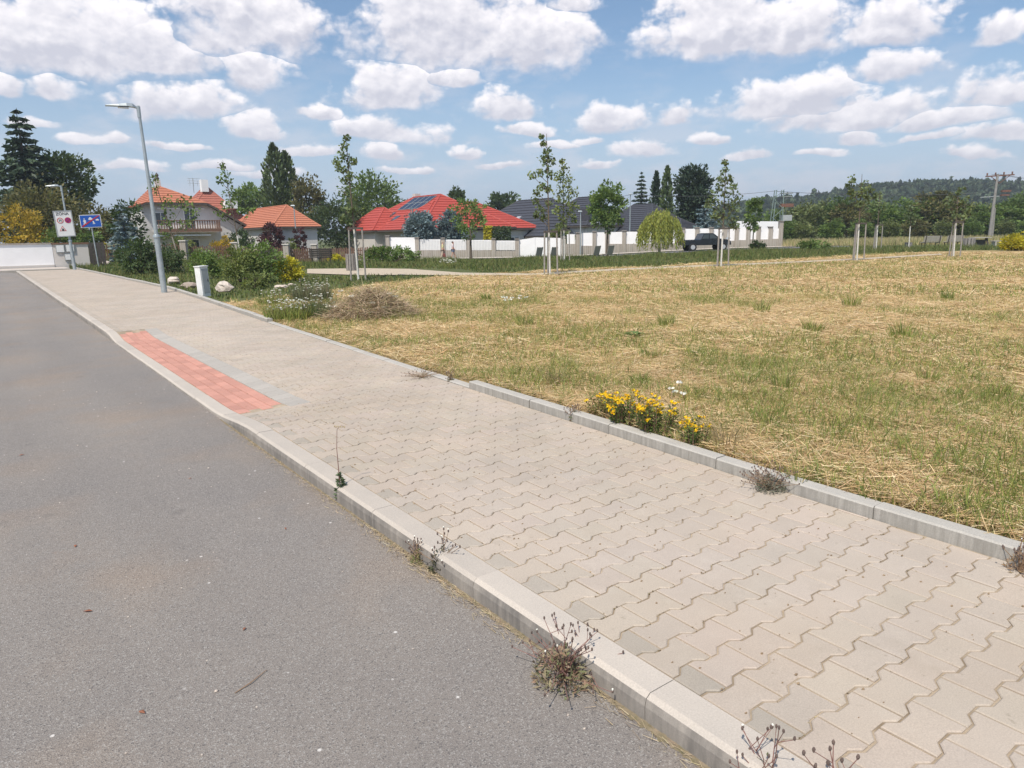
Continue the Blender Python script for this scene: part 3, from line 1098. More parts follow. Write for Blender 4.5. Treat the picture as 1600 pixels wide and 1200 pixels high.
def conifer(name, label, px, D, ytop, wpx, ybot, mat='needle_dark', tiers=18, per=13, leaf=.5, droop=.25, power=.9, group=None, up=0.0, ragged=.3):
    """spruce: whorls of boughs hung with sprays"""
    b = place(upright(px, ytop * .75 + ybot * .25), D); s = D / F_PX
    zt, zb = zat(px, ytop, D) - b.z, max(zat(px, ybot, D) - b.z, .1)
    w = wpx * s / 2
    t = empty(name, b, 0, label, 'tree', group)
    MB().tube([(0, 0, -.1), (0, 0, zt * .5), (0, 0, zt * .985)], [max(.08, w * .07), max(.05, w * .045), .015], 7).build('trunk', 'bark', t)
    P, A, G = [], [], []
    mb = MB(); k = 0
    for i in range(tiers):
        f = i / (tiers - 1)
        z = zb + (zt - zb) * (f ** .92) * .97
        R = w * ((1 - f) ** power) * rng.uniform(1 - ragged, 1.08) + .06 * w
        nb = max(4, int(per * (1 - f * .55)))
        for j in range(nb):
            a = 2 * math.pi * (j + rng.random() * .8) / nb + i
            L = R * rng.uniform(.72, 1.12)
            m_ = max(8, int(L / leaf * 11.0))
            q_ = rng.uniform(.12, 1, m_)
            rise = up * L
            c = np.stack([np.cos(a) * L * q_, np.sin(a) * L * q_, z - droop * L * q_ ** 1.4 + rise * q_ + .12 * L * q_ ** 4], -1)
            c += rng.normal(size=c.shape) * np.array([.13, .13, .13]) * (L * .6 + .2) * (1.05 - q_[:, None] * .6)
            P.append(c)
            dv = np.stack([np.cos(a) + rng.normal(size=m_) * .55, np.sin(a) + rng.normal(size=m_) * .55, -.25 + up + rng.normal(size=m_) * .3], -1)
            A.append(dv); G.append(np.full(m_, k)); k += 1
            if j % 2 == 0:
                mb.tube([(0, 0, z), (math.cos(a) * L * .8, math.sin(a) * L * .8, z - droop * L * .7 + rise * .8)], [w * .018 + .01, .008], 4, False)
    tag(mb.build('bough', 'bark', t), kind='stuff')
    P = np.concatenate(P); A = np.concatenate(A); G = np.concatenate(G)
    link('crown', leaves('crown', P, A, rng.uniform(.6, 1.3, len(P)) * leaf, mat, tints(len(P), G, .3, .06), .42), t)
    return t


def thuja(name, label, px, D, ytop, wpx, ybot, mat='needle_green', n=1800, leaf=.45, group=None, peaks=((0, 0, 1),), power=.6):
    """column of upright flat sprays"""
    b = place(upright(px, ytop * .6 + ybot * .4), D); s = D / F_PX
    zt = zat(px, ytop, D) - b.z; zb = max(0.0, zat(px, ybot, D) - b.z); w = wpx * s / 2
    t = empty(name, b, 0, label, 'tree', group)
    MB().tube([(0, 0, -.1), (0, 0, zt * .6)], [.12, .04], 6).build('trunk', 'bark', t)
    Ps, As, Gs = [], [], []
    k0 = 0
    for (ox, oy, hs) in peaks:
        m_ = n // len(peaks)
        f = rng.random(m_) ** 1.25
        a = rng.uniform(0, 2 * np.pi, m_)
        lump = 1 + .25 * np.sin(a * 3 + f * 17) + .18 * np.sin(a * 7 - f * 31)
        R = w * (1.0 if len(peaks) == 1 else .72) * ((1 - f) ** power) * np.minimum(1, .55 + f * 6) * lump * rng.uniform(.6, 1.06, m_)
        Ps.append(np.stack([ox * w + R * np.cos(a), oy * w + R * np.sin(a), zb + (zt * hs - zb) * f], -1))
        As.append(np.stack([np.cos(a) * .6, np.sin(a) * .6, np.ones(m_) * 1.0], -1) + rng.normal(size=(m_, 3)) * .25)
        Gs.append(k0 + (np.floor(a * 2.2) + 14 * np.floor(f * 12)).astype(int)); k0 += 14 * 14
    P = np.concatenate(Ps); A = np.concatenate(As); G = np.concatenate(Gs)
    link('crown', leaves('crown', P, A, rng.uniform(.6, 1.3, len(P)) * leaf, mat, tints(len(P), G, .32, .06), .45), t)
    return t


def willow(name, label, px, D, ytop, wpx, ybot):
    b = place(px, D); s = D / F_PX
    zt, zb = zat(px, ytop, D) - b.z, max(zat(px, ybot, D) - b.z, .1); w = wpx * s / 2
    t = empty(name, b, 0, label, 'tree')
    trunk_mb(zt * .8, .11, .04, limbs=8, spread=w * .9, start=.5).build('trunk', 'pale_bark', t)
    P, A, G = [], [], []
    for k in range(330):
        a = rng.uniform(0, 2 * np.pi); r = w * rng.uniform(.05, 1) ** .6
        z0 = zt * (1 - .32 * (r / w) ** 2) * rng.uniform(.86, 1.0)
        z1 = zb + (z0 - zb) * rng.uniform(0, .45)
        m_ = 26; q_ = np.linspace(0, 1, m_)
        rr_ = r * (.72 + .32 * np.sqrt(q_))
        P.append(np.stack([rr_ * np.cos(a), rr_ * np.sin(a), z0 + (z1 - z0) * q_ ** 1.2], -1) + rng.normal(size=(m_, 3)) * .05)
        A.append(np.tile([.25 * math.cos(a), .25 * math.sin(a), -1.0], (m_, 1)) + rng.normal(size=(m_, 3)) * .3)
        G.append(np.full(m_, k))
    P = np.concatenate(P); A = np.concatenate(A); G = np.concatenate(G)
    link('crown', leaves('crown', P, A, rng.uniform(.7, 1.3, len(P)) * .22, 'leaf_willow', tints(len(P), G, .3, .12), .3), t)
    return t


def young(name, label, px, ybase, ytop, D, blobs, lean_px=0.0, painted=True, stakes=True, leaf=.13, mat='leaf_young', stake_row=None, per=55, group='young staked trees', trunk_r=.035):
    """planted sapling: whitewashed stem, three stakes with a top rail, leaf clumps at the given picture places (px, row, radius px)"""
    b = place(px, D); s = D / F_PX
    H = zat(px, ytop, D) - b.z
    t = empty(name, b, 0, label, 'tree', group)
    tp = pt(px + lean_px, ytop, D) - b; lx = tp.x * R0.x + tp.y * R0.y
    st_h = (zat(px, stake_row, D) - b.z) if stake_row else 1.7

    def stem(z):
        f = z / H
        return Vector((R0.x * lx * f, R0.y * lx * f, z))
    lo_ = min(st_h * 1.02, H * .5)
    if painted:
        MB().tube([stem(-.05), stem(lo_ * .5), stem(lo_)], [trunk_r * 1.1, trunk_r, trunk_r * .95], 8).build('trunk', 'white_trunk_paint', t)
    else:
        MB().tube([stem(-.05), stem(lo_ * .5), stem(lo_)], [trunk_r * 1.1, trunk_r, trunk_r * .95], 8).build('trunk', 'pale_bark', t)
    mb = MB().tube([stem(lo_ * .98), stem(lo_ + (H - lo_) * .5), stem(H)], [trunk_r * .92, trunk_r * .6, .008], 6)
    P, A, G = [], [], []
    for k, (bx, by, br) in enumerate(blobs):
        bp_ = pt(bx, by, D) - b; z = bp_.z; lx2 = bp_.x * R0.x + bp_.y * R0.y
        dep = rng.uniform(-.5, .5) * br * s * 1.2
        c = np.array([R0.x * lx2 + HEAD.x * dep, R0.y * lx2 + HEAD.y * dep, z]); R = br * s
        off_ = abs(lx2 - lx * z / H)
        root = stem(max(lo_, z - off_ * .9 - R * .4))
        mb.tube([root, (root + Vector(c)) * .5 + Vector((0, 0, -R * .15)), Vector(c)], [trunk_r * .45, trunk_r * .3, .006], 5)
        m_ = int(1.35 * per * max(.5, (R / .45) ** 1.5))
        off = unit(rng.normal(size=(m_, 3))) * (rng.random(m_)[:, None] ** .45) * R
        # leaves sit on twigs: pull them towards a few rays
        P.append(c + off); A.append(off * .6 + rng.normal(size=(m_, 3)) * R * .5 + np.array([0, 0, -.25 * R])); G.append(np.full(m_, k))
        for j in range(4):
            o_ = off[j % m_] * .9
            mb.tube([Vector(c) - Vector((0, 0, R * .3)), Vector(c + o_)], [.008, .003], 4)
    mb.build('branch', 'bark', t)
    P = np.concatenate(P); A = np.concatenate(A); G = np.concatenate(G)
    link('crown', leaves('crown', P, A, rng.uniform(.7, 1.35, len(P)) * leaf, mat, tints(len(P), G, .22, .12), .72), t)
    if stakes:
        rs = .27
        for k in range(3):
            a = YAW + .5 + k * 2 * math.pi / 3
            x, y = math.cos(a) * rs, math.sin(a) * rs
            MB().tube([(x * 1.12, y * 1.12, -.1), (x, y, st_h)], [.034, .030], 7).build('stake', 'stake_timber', t)
        rl = MB()
        for k in range(3):
            a0 = YAW + .5 + k * 2 * math.pi / 3; a1 = a0 + 2 * math.pi / 3
            rl.beam((math.cos(a0) * rs * 1.12, math.sin(a0) * rs * 1.12, st_h + .02 + k * .004), (math.cos(a1) * rs * 1.12, math.sin(a1) * rs * 1.12, st_h + .02 + k * .004), .035, .07)
        rl.build('stake_rail', 'dark_timber', t)
        tie = MB().tube([(math.cos(YAW + .5) * rs, math.sin(YAW + .5) * rs, st_h - .12), stem(st_h - .12)], [.012, .012], 5)
        tie.build('tie', 'dark_timber', t)
    return t


# --- trees and shrubs at the left end of the road
conifer('spruce_tree', 'tall dark ragged conifer at the far left, above the white wall', 28, 64, 168, 150, 370, 'needle_dark', 18, 13, .62, .22, .75, ragged=.45)
broadleaf('broadleaf_tree', 'dark broad tree right of the tall ragged conifer, behind the zone sign', 98, 67, 232, 104, 345, 'leaf_dark', 110, 44, .34)
broadleaf('broadleaf_tree', 'low olive-brown tree behind the zone sign, under the dark broad tree', 60, 60, 284, 130, 372, 'leaf_olive', 90, 40, .28)
broadleaf('broadleaf_tree', 'olive tree between the two road signs, over the stone wall', 140, 59, 318, 84, 380, 'leaf_olive', 60, 36, .26)
shrub('golden_shrub', 'golden yellow shrub behind the white wall, left of the zone sign', 44, 54, 312, 76, 'leaf_gold', 60, 44, .2)
shrub('golden_shrub', 'golden yellow shrub cut off by the left edge, behind the white wall', -4, 54, 330, 40, 'leaf_gold', 40, 40, .2)
shrub('golden_shrub', 'small golden shrub showing above the blue road sign', 156, 62, 324, 30, 'leaf_goldgreen', 30, 36, .2)
shrub('green_shrub', 'dark green shrub over the wall directly behind the zone sign', 88, 53, 342, 50, 'leaf_green', 46, 40, .18)
shrub('green_shrub', 'dark green shrub between the stone wall and the blue sign post', 136, 53, 352, 46, 'leaf_green', 46, 40, .18)
broadleaf('broadleaf_tree', 'loose dark green tree between the blue sign and the street lamp', 196, 57, 306, 56, 395, 'leaf_dark', 60, 36, .24)
conifer('blue_spruce', 'blue-grey spruce left of the orange-roofed house', 188, 54, 318, 54, 402, 'needle_blue', 12, 10, .3, .2, .8)
shrub('green_shrub', 'wide dark green shrub left of the street lamp foot', 214, 34, 372, 74, 'leaf_dark', 70, 46, .12)
shrub('green_shrub', 'green shrub just behind the street lamp foot', 262, 34, 382, 60, 'leaf_dark', 50, 44, .11)
shrub('green_shrub', 'green shrub behind the white cabinet', 315, 29, 392, 62, 'leaf_green', 55, 46, .09)
shrub('green_shrub', 'large bright green shrub right of the white cabinet, behind the pale boulder', 372, 25, 385, 74, 'leaf_fresh', 70, 50, .085)
shrub('green_shrub', 'tall dark-centred green shrub in the middle of the shrub bed', 408, 25.5, 377, 66, 'leaf_green', 70, 50, .085)
shrub('green_shrub', 'yellowish green shrub at the right end of the shrub bed', 446, 26, 402, 50, 'leaf_goldgreen', 46, 44, .085)
shrub('green_shrub', 'low green shrub in front of the shrub bed, right of the pale boulder', 392, 22.5, 424, 46, 'leaf_fresh', 36, 40, .07)
shrub('green_shrub', 'low mounded olive shrub left of the pedestrians', 612, 46, 385, 112, 'leaf_green', 80, 44, .14, depth=.5)
shrub('yellow_shrub', 'small yellow shrub right of the dark bench', 524, 44, 398, 30, 'leaf_goldgreen', 26, 36, .12)
shrub('golden_shrub', 'golden clipped shrub in the garden of the orange-roofed house', 349, 70, 366, 37, 'leaf_gold', 46, 44, .2)
shrub('green_shrub', 'green shrub under the balcony of the orange-roofed house', 286, 70, 370, 40, 'leaf_fresh', 40, 40, .2)
shrub('purple_shrub', 'dark purple-leaved shrub before the long orange roof', 426, 71, 343, 40, 'leaf_purple', 50, 44, .24)
shrub('purple_shrub', 'smaller purple-leaved shrub at the right corner of the orange roof', 470, 71.5, 347, 24, 'leaf_purple', 30, 40, .22)
shrub('green_shrub', 'rounded green shrub right of the larger purple shrub', 453, 70.6, 370, 28, 'leaf_fresh', 30, 40, .2)
shrub('green_shrub', 'dark low pine shrub before the orange-roofed house', 378, 71, 356, 44, 'leaf_dark', 40, 40, .22)
# --- behind the houses
broadleaf('broadleaf_tree', 'grey-green tree between the old red roof and the tall pointed conifer', 385, 104, 285, 56, 335, 'leaf_green', 60, 36, .42)
thuja('cypress_tree', 'tall double-pointed cypress behind the orange-roofed house', 434, 92, 225, 78, 345, 'needle_green', 5200, .55, peaks=((-.18, 0, 1.0), (.3, .1, .94)), power=.62)
broadleaf('broadleaf_tree', 'drooping grey-green tree right of the double-pointed cypress', 480, 90, 268, 64, 372, 'leaf_olive', 80, 40, .36)
broadleaf('broadleaf_tree', 'dense dark round tree between the orange and the red house', 522, 86, 300, 86, 398, 'leaf_dark', 110, 46, .3)
broadleaf('broadleaf_tree', 'large bright green tree behind the left end of the red roof', 580, 100, 266, 116, 365, 'leaf_green', 120, 46, .42)
broadleaf('broadleaf_tree', 'round dark tree between the red roof and the dark roof', 786, 125, 297, 52, 352, 'leaf_dark', 70, 40, .5)
broadleaf('broadleaf_tree', 'small dark tree behind the ridge of the red roof', 712, 108, 291, 30, 330, 'leaf_dark', 36, 34, .4)
broadleaf('blue_spruce', 'broad blue spruce before the red roof, left of the pair', 656, 72, 323, 54, 392, 'needle_blue', 130, 42, .26)
broadleaf('blue_spruce', 'narrower blue spruce before the red roof, right of the pair', 703, 73, 325, 42, 392, 'needle_blue', 110, 42, .26)
broadleaf('garden_tree', 'airy young tree in front of the red house, beside the pedestrians', 733, 62, 292, 62, 384, 'leaf_green', 46, 30, .24, lob=.3)
shrub('green_shrub', 'bright green bush at the foot of the dark-roofed house', 874, 76, 350, 44, 'leaf_fresh', 44, 40, .24)
broadleaf('garden_tree', 'full green tree in front of the white wall, left of the willow', 950, 60, 280, 62, 368, 'leaf_green', 90, 42, .24)
conifer('spruce_tree', 'narrow twin-topped spruce behind the willow, left of the cypresses', 1003, 92, 268, 40, 352, 'needle_dark', 14, 10, .45, .2, .8)
thuja('cypress_tree', 'left of the two narrow cypresses behind the willow', 1026, 88, 268, 24, 362, 'needle_dark', 1700, .45, power=.5)
thuja('cypress_tree', 'right of the two narrow cypresses, with a brown tip', 1043, 87, 259, 26, 362, 'needle_green', 1800, .45, power=.55)
broadleaf('pine_tree', 'broad dark pine, the darkest tree behind the garden wall', 1084, 88, 250, 64, 372, 'needle_dark', 150, 46, .4)
conifer('blue_spruce', 'spreading blue spruce under the dark pine, behind the white wall', 1104, 80, 312, 62, 385, 'needle_blue', 11, 9, .4, .1, .7)
willow('willow_tree', 'weeping willow with yellow-green hanging branches before the white wall', 1031, 61, 324, 74, 390)
broadleaf('garden_tree', 'small dark tree before the end of the white wall', 1181, 63, 300, 32, 368, 'leaf_green', 40, 34, .22)
shrub('green_shrub', 'round green shrub on the verge before the white wall end', 1185, 60, 375, 24, 'leaf_dark', 26, 36, .16)
shrub('golden_shrub', 'golden yellow shrub at the right edge of the meadow', 1592, 46, 366, 46, 'leaf_goldgreen', 50, 44, .16)
shrub('green_shrub', 'low green shrub in the meadow right of the white wall', 1275, 56, 374, 50, 'leaf_green', 40, 40, .16)
# --- staked saplings in the park
young('young_tree', 'young tree with leaning top behind the street lamp, before the house gable', 280, 412, 268, 37,
      [(238, 281, 8), (243, 296, 9), (262, 316, 14), (285, 318, 15), (300, 330, 12), (262, 345, 15), (285, 350, 11), (255, 368, 12), (300, 345, 9)], -42, False, False, .15, 'leaf_green', None, 40)
young('young_tree', 'slender leaning young tree before the ridge of the orange roof', 376, 402, 250, 38,
      [(347, 258, 8), (352, 272, 9), (360, 283, 9), (345, 283, 8), (357, 302, 12), (366, 318, 11), (349, 335, 12), (352, 320, 8), (388, 333, 9), (396, 328, 5), (378, 330, 6)], -28, True, False, .15, 'leaf_green', None, 40)
young('young_tree', 'tall thin staked young tree beside the dark bench', 556, 438, 210, dist(556, 438),
      [(541, 216, 6), (538, 228, 8), (536, 240, 8), (543, 250, 9), (525, 252, 8), (552, 252, 7), (530, 265, 8), (540, 265, 8), (541, 282, 8), (548, 276, 7),
       (538, 300, 10), (548, 312, 10), (541, 330, 11), (553, 328, 7), (534, 345, 6), (546, 346, 7)], -16, True, True, .12, 'leaf_young', 358)
young('young_tree', 'tall staked young tree with white stem before the tall white wall', 859, 430, 209, dist(859, 430),
      [(846, 213, 4), (849, 224, 5), (856, 236, 9), (848, 246, 9), (861, 250, 8), (854, 262, 10), (842, 270, 8), (832, 274, 7), (860, 272, 7), (848, 290, 7), (840, 300, 9), (838, 312, 9), (857, 295, 6), (845, 328, 9), (850, 340, 7), (858, 318, 6), (838, 335, 6)], -5, True, True, .12, 'leaf_young', 363)
young('young_tree', 'fuller staked young tree just behind the tall white-stemmed one', 882, 408, 246, dist(882, 408),
      [(878, 252, 5), (881, 264, 9), (874, 277, 10), (889, 280, 10), (880, 292, 13), (893, 300, 11), (872, 306, 11), (884, 316, 13), (897, 322, 9), (872, 330, 10), (888, 336, 11), (878, 346, 8), (898, 342, 6)], -3, True, True, .15, 'leaf_fresh', 360)
young('young_tree', 'staked young tree with white stem right of the pickup truck', 1129, 418, 249, dist(1129, 418),
      [(1134, 254, 5), (1133, 266, 7), (1128, 278, 8), (1140, 280, 8), (1122, 290, 9), (1145, 294, 10), (1131, 300, 11), (1115, 306, 10), (1150, 308, 9), (1137, 316, 11), (1120, 322, 11), (1108, 318, 7), (1146, 326, 9), (1128, 338, 10), (1142, 342, 10), (1148, 354, 8), (1116, 336, 7)], 6, True, True, .14, 'leaf_young', 358)
young('young_tree', 'thin staked young tree before the wood, nearest of the right-hand group', 1343, 408, 272, dist(1343, 408),
      [(1334, 279, 7), (1326, 288, 7), (1352, 290, 8), (1362, 298, 8), (1346, 300, 8), (1335, 306, 9), (1355, 310, 8), (1368, 306, 5), (1342, 318, 6), (1328, 300, 5)], 4, True, True, .15, 'leaf_young', 350)
young('young_tree', 'small staked young tree just right of the nearest right-hand sapling', 1372, 391, 300, 50,
      [(1376, 306, 7), (1370, 318, 8), (1381, 322, 8), (1374, 334, 8)], 3, True, True, .18, 'leaf_young', 352)
young('young_tree', 'short bare-stemmed sapling in the meadow before the benches', 1423, 386, 318, 56,
      [(1424, 326, 7), (1419, 336, 8), (1430, 340, 7), (1424, 348, 6)], 2, True, False, .18, 'leaf_young', None)
young('young_tree', 'staked young tree at the far right, before the benches', 1495, 401, 292, dist(1495, 401),
      [(1500, 298, 7), (1490, 308, 9), (1508, 312, 8), (1482, 318, 8), (1498, 322, 9), (1512, 328, 6), (1490, 334, 7), (1503, 338, 6)], 3, True, True, .16, 'leaf_young', 348)
# --- belt of small trees at the right: a few kinds, copied
protos = []
for i, (mat, n_) in enumerate((('leaf_belt', 90), ('leaf_green', 90), ('leaf_olive', 80), ('leaf_green', 90), ('leaf_belt', 70))):
    t = empty('belt_tree', (0, 0, 0), 0, 'x', 'tree', 'belt of small trees along the meadow')
    trunk_mb(3.2, .11, .04, limbs=5, spread=1.5).build('trunk', 'bark', t)
    w = rng.uniform(1.7, 2.1)
    P, A, g = clumps(n_, 40, (w, w, 2.7), .78)
    P[:, 2] *= 1 - .12 * np.sin(P[:, 0] * 2)
    P += np.array([0, 0, 2.9]); P[:, 2] = np.abs(P[:, 2] - .2) + .2
    link('crown', leaves('crown', P, A, rng.uniform(.7, 1.3, len(P)) * .33, mat, tints(len(P), g, .35)), t)
    protos.append(t)
used = set()
rb = random.Random(21)
tops = [(1215, 330), (1240, 322), (1262, 318), (1285, 320), (1308, 312), (1330, 318), (1350, 322), (1372, 320), (1395, 316), (1418, 322), (1440, 312), (1463, 300), (1482, 318),
        (1503, 322), (1522, 316), (1540, 325), (1562, 320), (1580, 306), (1600, 312), (1624, 310),
        (1228, 345), (1255, 348), (1300, 345), (1345, 346), (1390, 346), (1430, 344), (1475, 346), (1520, 345), (1570, 346), (1610, 340)]
ORD = ['first', 'second', 'third', 'fourth', 'fifth', 'sixth', 'seventh', 'eighth', 'ninth', 'tenth', 'eleventh', 'twelfth', 'thirteenth', 'fourteenth', 'fifteenth',
       'sixteenth', 'seventeenth', 'eighteenth', 'nineteenth', 'twentieth']
for k, (px, top) in enumerate(tops):
    D = (104 if k < 20 else 92) + rb.uniform(-4, 4)
    i = rb.randrange(5)
    src = protos[i]
    if i in used:
        o = copy_tree(src)
    else:
        o = src; used.add(i)
    b = place(px, D)
    h = zat(px, top - 4, D) - b.z
    s_ = h / 5.75
    o.location = b; o.rotation_euler = (0, 0, rb.uniform(0, 6.28)); o.scale = (s_ * rb.uniform(1.15, 1.6), s_ * rb.uniform(1.15, 1.6), s_)
    tone = ('yellow-green', 'mid green', 'brownish olive', 'full green', 'pale loose')[i]
    row = 'back' if k < 20 else 'front'
    nth = (k if k < 20 else k - 20)
    where = ('leftmost' if nth == 0 else '%s from the left' % ORD[nth])
    o['label'] = '%s small tree, %s in the %s row beyond the meadow' % (tone, where, row)
for i, p in enumerate(protos):
    if i not in used:
        for ch in list(p.children): bpy.data.objects.remove(ch)
        bpy.data.objects.remove(p)

# --- wooded hill on the skyline at the right, and far trees round the rest of the horizon
ridge = [(-500, 352), (0, 352), (900, 350), (1100, 318), (1160, 306), (1220, 299), (1290, 293), (1320, 283), (1400, 275), (1460, 273), (1530, 272), (1600, 277), (1750, 274), (2200, 300)]
rx, ry = [p[0] for p in ridge], [p[1] for p in ridge]
P, A, G, S = [], [], [], []
Vh = []
NR = 60
pxs = np.linspace(-500, 2200, NR)
for j, px in enumerate(pxs):
    top = np.interp(px, rx, ry)
    Df = 430
    for i, (D, f) in enumerate(((300, 0.0), (340, .35), (390, .75), (Df, 1.0), (520, .9))):
        p = spot(px if -200 < px < 1800 else np.clip(px, -200, 1800), D)
        ztop = zat(800, hor(800) - (hor(px) - top), Df) - 12.0
        Vh.append((p.x + (px - np.clip(px, -200, 1800)) * D / F_PX * R0.x, p.y + (px - np.clip(px, -200, 1800)) * D / F_PX * R0.y, -3 + max(ztop + 3, 0.5) * f))
Fh = [(j * 5 + i, j * 5 + 5 + i, j * 5 + 6 + i, j * 5 + 1 + i) for j in range(NR - 1) for i in range(4)]
tag(link('hill', npmesh('hill', np.array(Vh), np.array(Fh), 'forest_floor', smooth=True)), kind='structure')
k = 0
Vh = np.array(Vh).reshape(NR, 5, 3)
for c in range(1500):
    j = rng.integers(0, NR - 1) if c < 300 else rng.integers(int(NR * .58), int(NR * .86))
    fj, fi = rng.random(), rng.choice([rng.uniform(0.2, 3.3), 3.0 + rng.uniform(-.25, .25)])
    i = int(fi); fi -= i
    if i > 3: continue
    b = (Vh[j, i] * (1 - fj) + Vh[j + 1, i] * fj) * (1 - fi) + (Vh[j, i + 1] * (1 - fj) + Vh[j + 1, i + 1] * fj) * fi
    H = rng.uniform(8, 12); w = rng.uniform(3.6, 6.2)
    m_ = 80
    d = unit(rng.normal(size=(m_, 3))); d[:, 2] = np.abs(d[:, 2]) * 1.0 - .25
    con = rng.random() < .08
    if con:
        f = rng.random(m_); a = rng.uniform(0, 6.28, m_)
        pts = np.stack([np.cos(a) * w * .62 * (1 - f), np.sin(a) * w * .62 * (1 - f), H * 1.0 * f], -1)
    else:
        pts = d * np.array([w, w, H * .45]) * (rng.random(m_)[:, None] ** .3) + np.array([0, 0, H * .5])
    P.append(b + pts); A.append(d); G.append(np.full(m_, k)); S.append(np.full(m_, 1.5)); k += 1
P = np.concatenate(P); A = np.concatenate(A); G = np.concatenate(G); S = np.concatenate(S)
tag(link('hill_forest', leaves('hill_forest', P, A, rng.uniform(.7, 1.4, len(P)) * 2.1, 'leaf_forest', tints(len(P), G, .35, .1), .8)),
    'dense dark green wood covering the low hill on the skyline', 'forest', kind='stuff')
# ------------------------------------------------------------------ houses (their walls run with the street grid, as the road does)
def tile_slope(mb, a, b, c, d, n, lip=.065):
    """roof plane a-b (eave) to d-c (ridge) laid in n overlapping courses"""
    a, b, c, d = map(Vector, (a, b, c, d))
    nv = (b - a).cross(d - a) if (d - a).length > 1e-4 else (b - a).cross(c - a)
    nv = nv.normalized()
    if nv.z < 0: nv = -nv
    for i in range(n):
        t0, t1 = i / n, (i + 1.12) / n
        t1 = min(t1, 1.0)
        p0, q0_ = a.lerp(d, t0), b.lerp(c, t0)
        p1, q1 = a.lerp(d, t1), b.lerp(c, t1)
        o = nv * lip
        base = [p0 + o, q0_ + o, q1 + o * .1, p1 + o * .1, p0 - nv * .02, q0_ - nv * .02]
        mb.add(base, [(0, 1, 2, 3), (4, 5, 1, 0)])


def ridge_caps(parent, pts, mat, r=.09):
    for a, b in pts:
        MB().tube([Vector(a) + Vector((0, 0, .02)), Vector(b) + Vector((0, 0, .02))], r, 7).build('ridge_cap', mat, parent)


def hip_roof(parent, cx, cy, zr, W, rise, L, mat, axis='y', over=.4, n=12, name='roof', hip0=1.0, hip1=1.0):
    """hip roof: ridge of length L along axis, near end at (cx, cy)"""
    e = zr - rise
    if axis == 'y':
        f = lambda u, v, z: (cx + v, cy + u, z)
    else:
        f = lambda u, v, z: (cx - u, cy + v, z)
    mb = MB()
    A, B = f(0, 0, zr), f(L, 0, zr)
    w0 = W * hip0; w1 = W * hip1
    c00, c01 = f(-w0, -W, e), f(L + w1, -W, e)
    c10, c11 = f(-w0, W, e), f(L + w1, W, e)
    tile_slope(mb, c00, c01, B, A, n)
    tile_slope(mb, c10, c11, B, A, n)
    tile_slope(mb, c00, c10, A, A, n)
    tile_slope(mb, c01, c11, B, B, n)
    o = mb.build(name, mat, parent)
    caps = [(A, B), (A, c00), (A, c10), (B, c01), (B, c11)]
    for a, b in caps:
        MB().tube([Vector(a) + Vector((0, 0, .03)), Vector(b) + Vector((0, 0, .03))], .08, 6).build('ridge_cap', mat, o)
    # eave board and walls
    k = over
    eb = MB()
    ring = [c00, c10, c11, c01]
    for i in range(4):
        eb.beam(Vector(ring[i]) - Vector((0, 0, .09)), Vector(ring[(i + 1) % 4]) - Vector((0, 0, .09)), .06, .16)
    eb.build('eave_board', 'dark_timber', o)
    return o, e


def house_walls(parent, x0, x1, y0, y1, z1, mat):
    return MB().box(((x0 + x1) / 2, (y0 + y1) / 2, (z1 - .4) / 2), (x1 - x0, y1 - y0, z1 + .4)).build('wall', mat, parent)


def window(parent, c, w, h, face='-y', mat='window_glass'):
    x, y, z = c
    f = MB(); g = MB()
    if face == '-y':
        for dx_, dz_, ww, hh in ((0, h / 2, w + .12, .09), (0, -h / 2, w + .12, .09), (-w / 2, 0, .09, h - .09), (w / 2, 0, .09, h - .09), (0, 0, .07, h - .09)):
            f.box((x + dx_, y - .03, z + dz_), (ww, .10, hh))
        g.box((x, y + .005, z), (w, .04, h))
    else:
        for dy_, dz_, ww, hh in ((0, h / 2, w + .12, .09), (0, -h / 2, w + .12, .09), (-w / 2, 0, .09, h - .09), (w / 2, 0, .09, h - .09), (0, 0, .07, h - .09)):
            f.box((x - .03, y + dy_, z + dz_), (.10, ww, hh))
        g.box((x + .005, y, z), (.04, w, h))
    p = g.build('window', mat, parent)
    f.build('window_frame', 'curtain_white', p)
    return p


# --- house with the orange roof, gable and balcony
D1 = 76.0
S1 = D1 / F_PX
hb = place(300, D1)
H1 = empty('orange_roof_house', hb, 0, 'pale house with orange tiled roof, front gable and balcony, left of the cypress', 'house')


def loc(px, D, base):               # plan position relative to a house
    p = spot(px, D)
    return p.x - base.x, p.y - base.y


zz = lambda py, px=300, D=D1, b=hb: zat(px, py, D) - b.z
ax, ay = loc(265, D1, hb)            # gable apex
zA, zHip, zL, zR = zz(290, 265), zz(317, 270), zz(323, 222), zz(357, 375)
k_ = 1 / .805                        # columns to metres along x
xL = ax + (222 - 265) * S1 * k_ * .72; xR = ax + (366 - 265) * S1 * k_
x1_, x2_ = ax + (240 - 265) * S1 * k_ * .9, ax + (312 - 265) * S1 * k_
yF, yB = ay - .6, ay + 8.5
mb = MB()
rs_ = (ax, ay + 1.7, zA)
tile_slope(mb, (x1_, yF, zHip), (x2_, yF, zHip), rs_, rs_, 7)
tile_slope(mb, (x2_, yF, zHip), (x2_, yB, zHip), (ax, yB, zA), rs_, 7)
tile_slope(mb, (xR, yF, zR), (xR, yB, zR), (x2_, yB, zHip), (x2_, yF, zHip), 12)
tile_slope(mb, (x1_, yF, zHip), (x1_, yB, zHip), (ax, yB, zA), rs_, 7)
tile_slope(mb, (xL, yF, zL), (xL, yB, zL), (x1_, yB, zHip), (x1_, yF, zHip), 4)
r1 = mb.build('roof', 'orange_tile', H1)
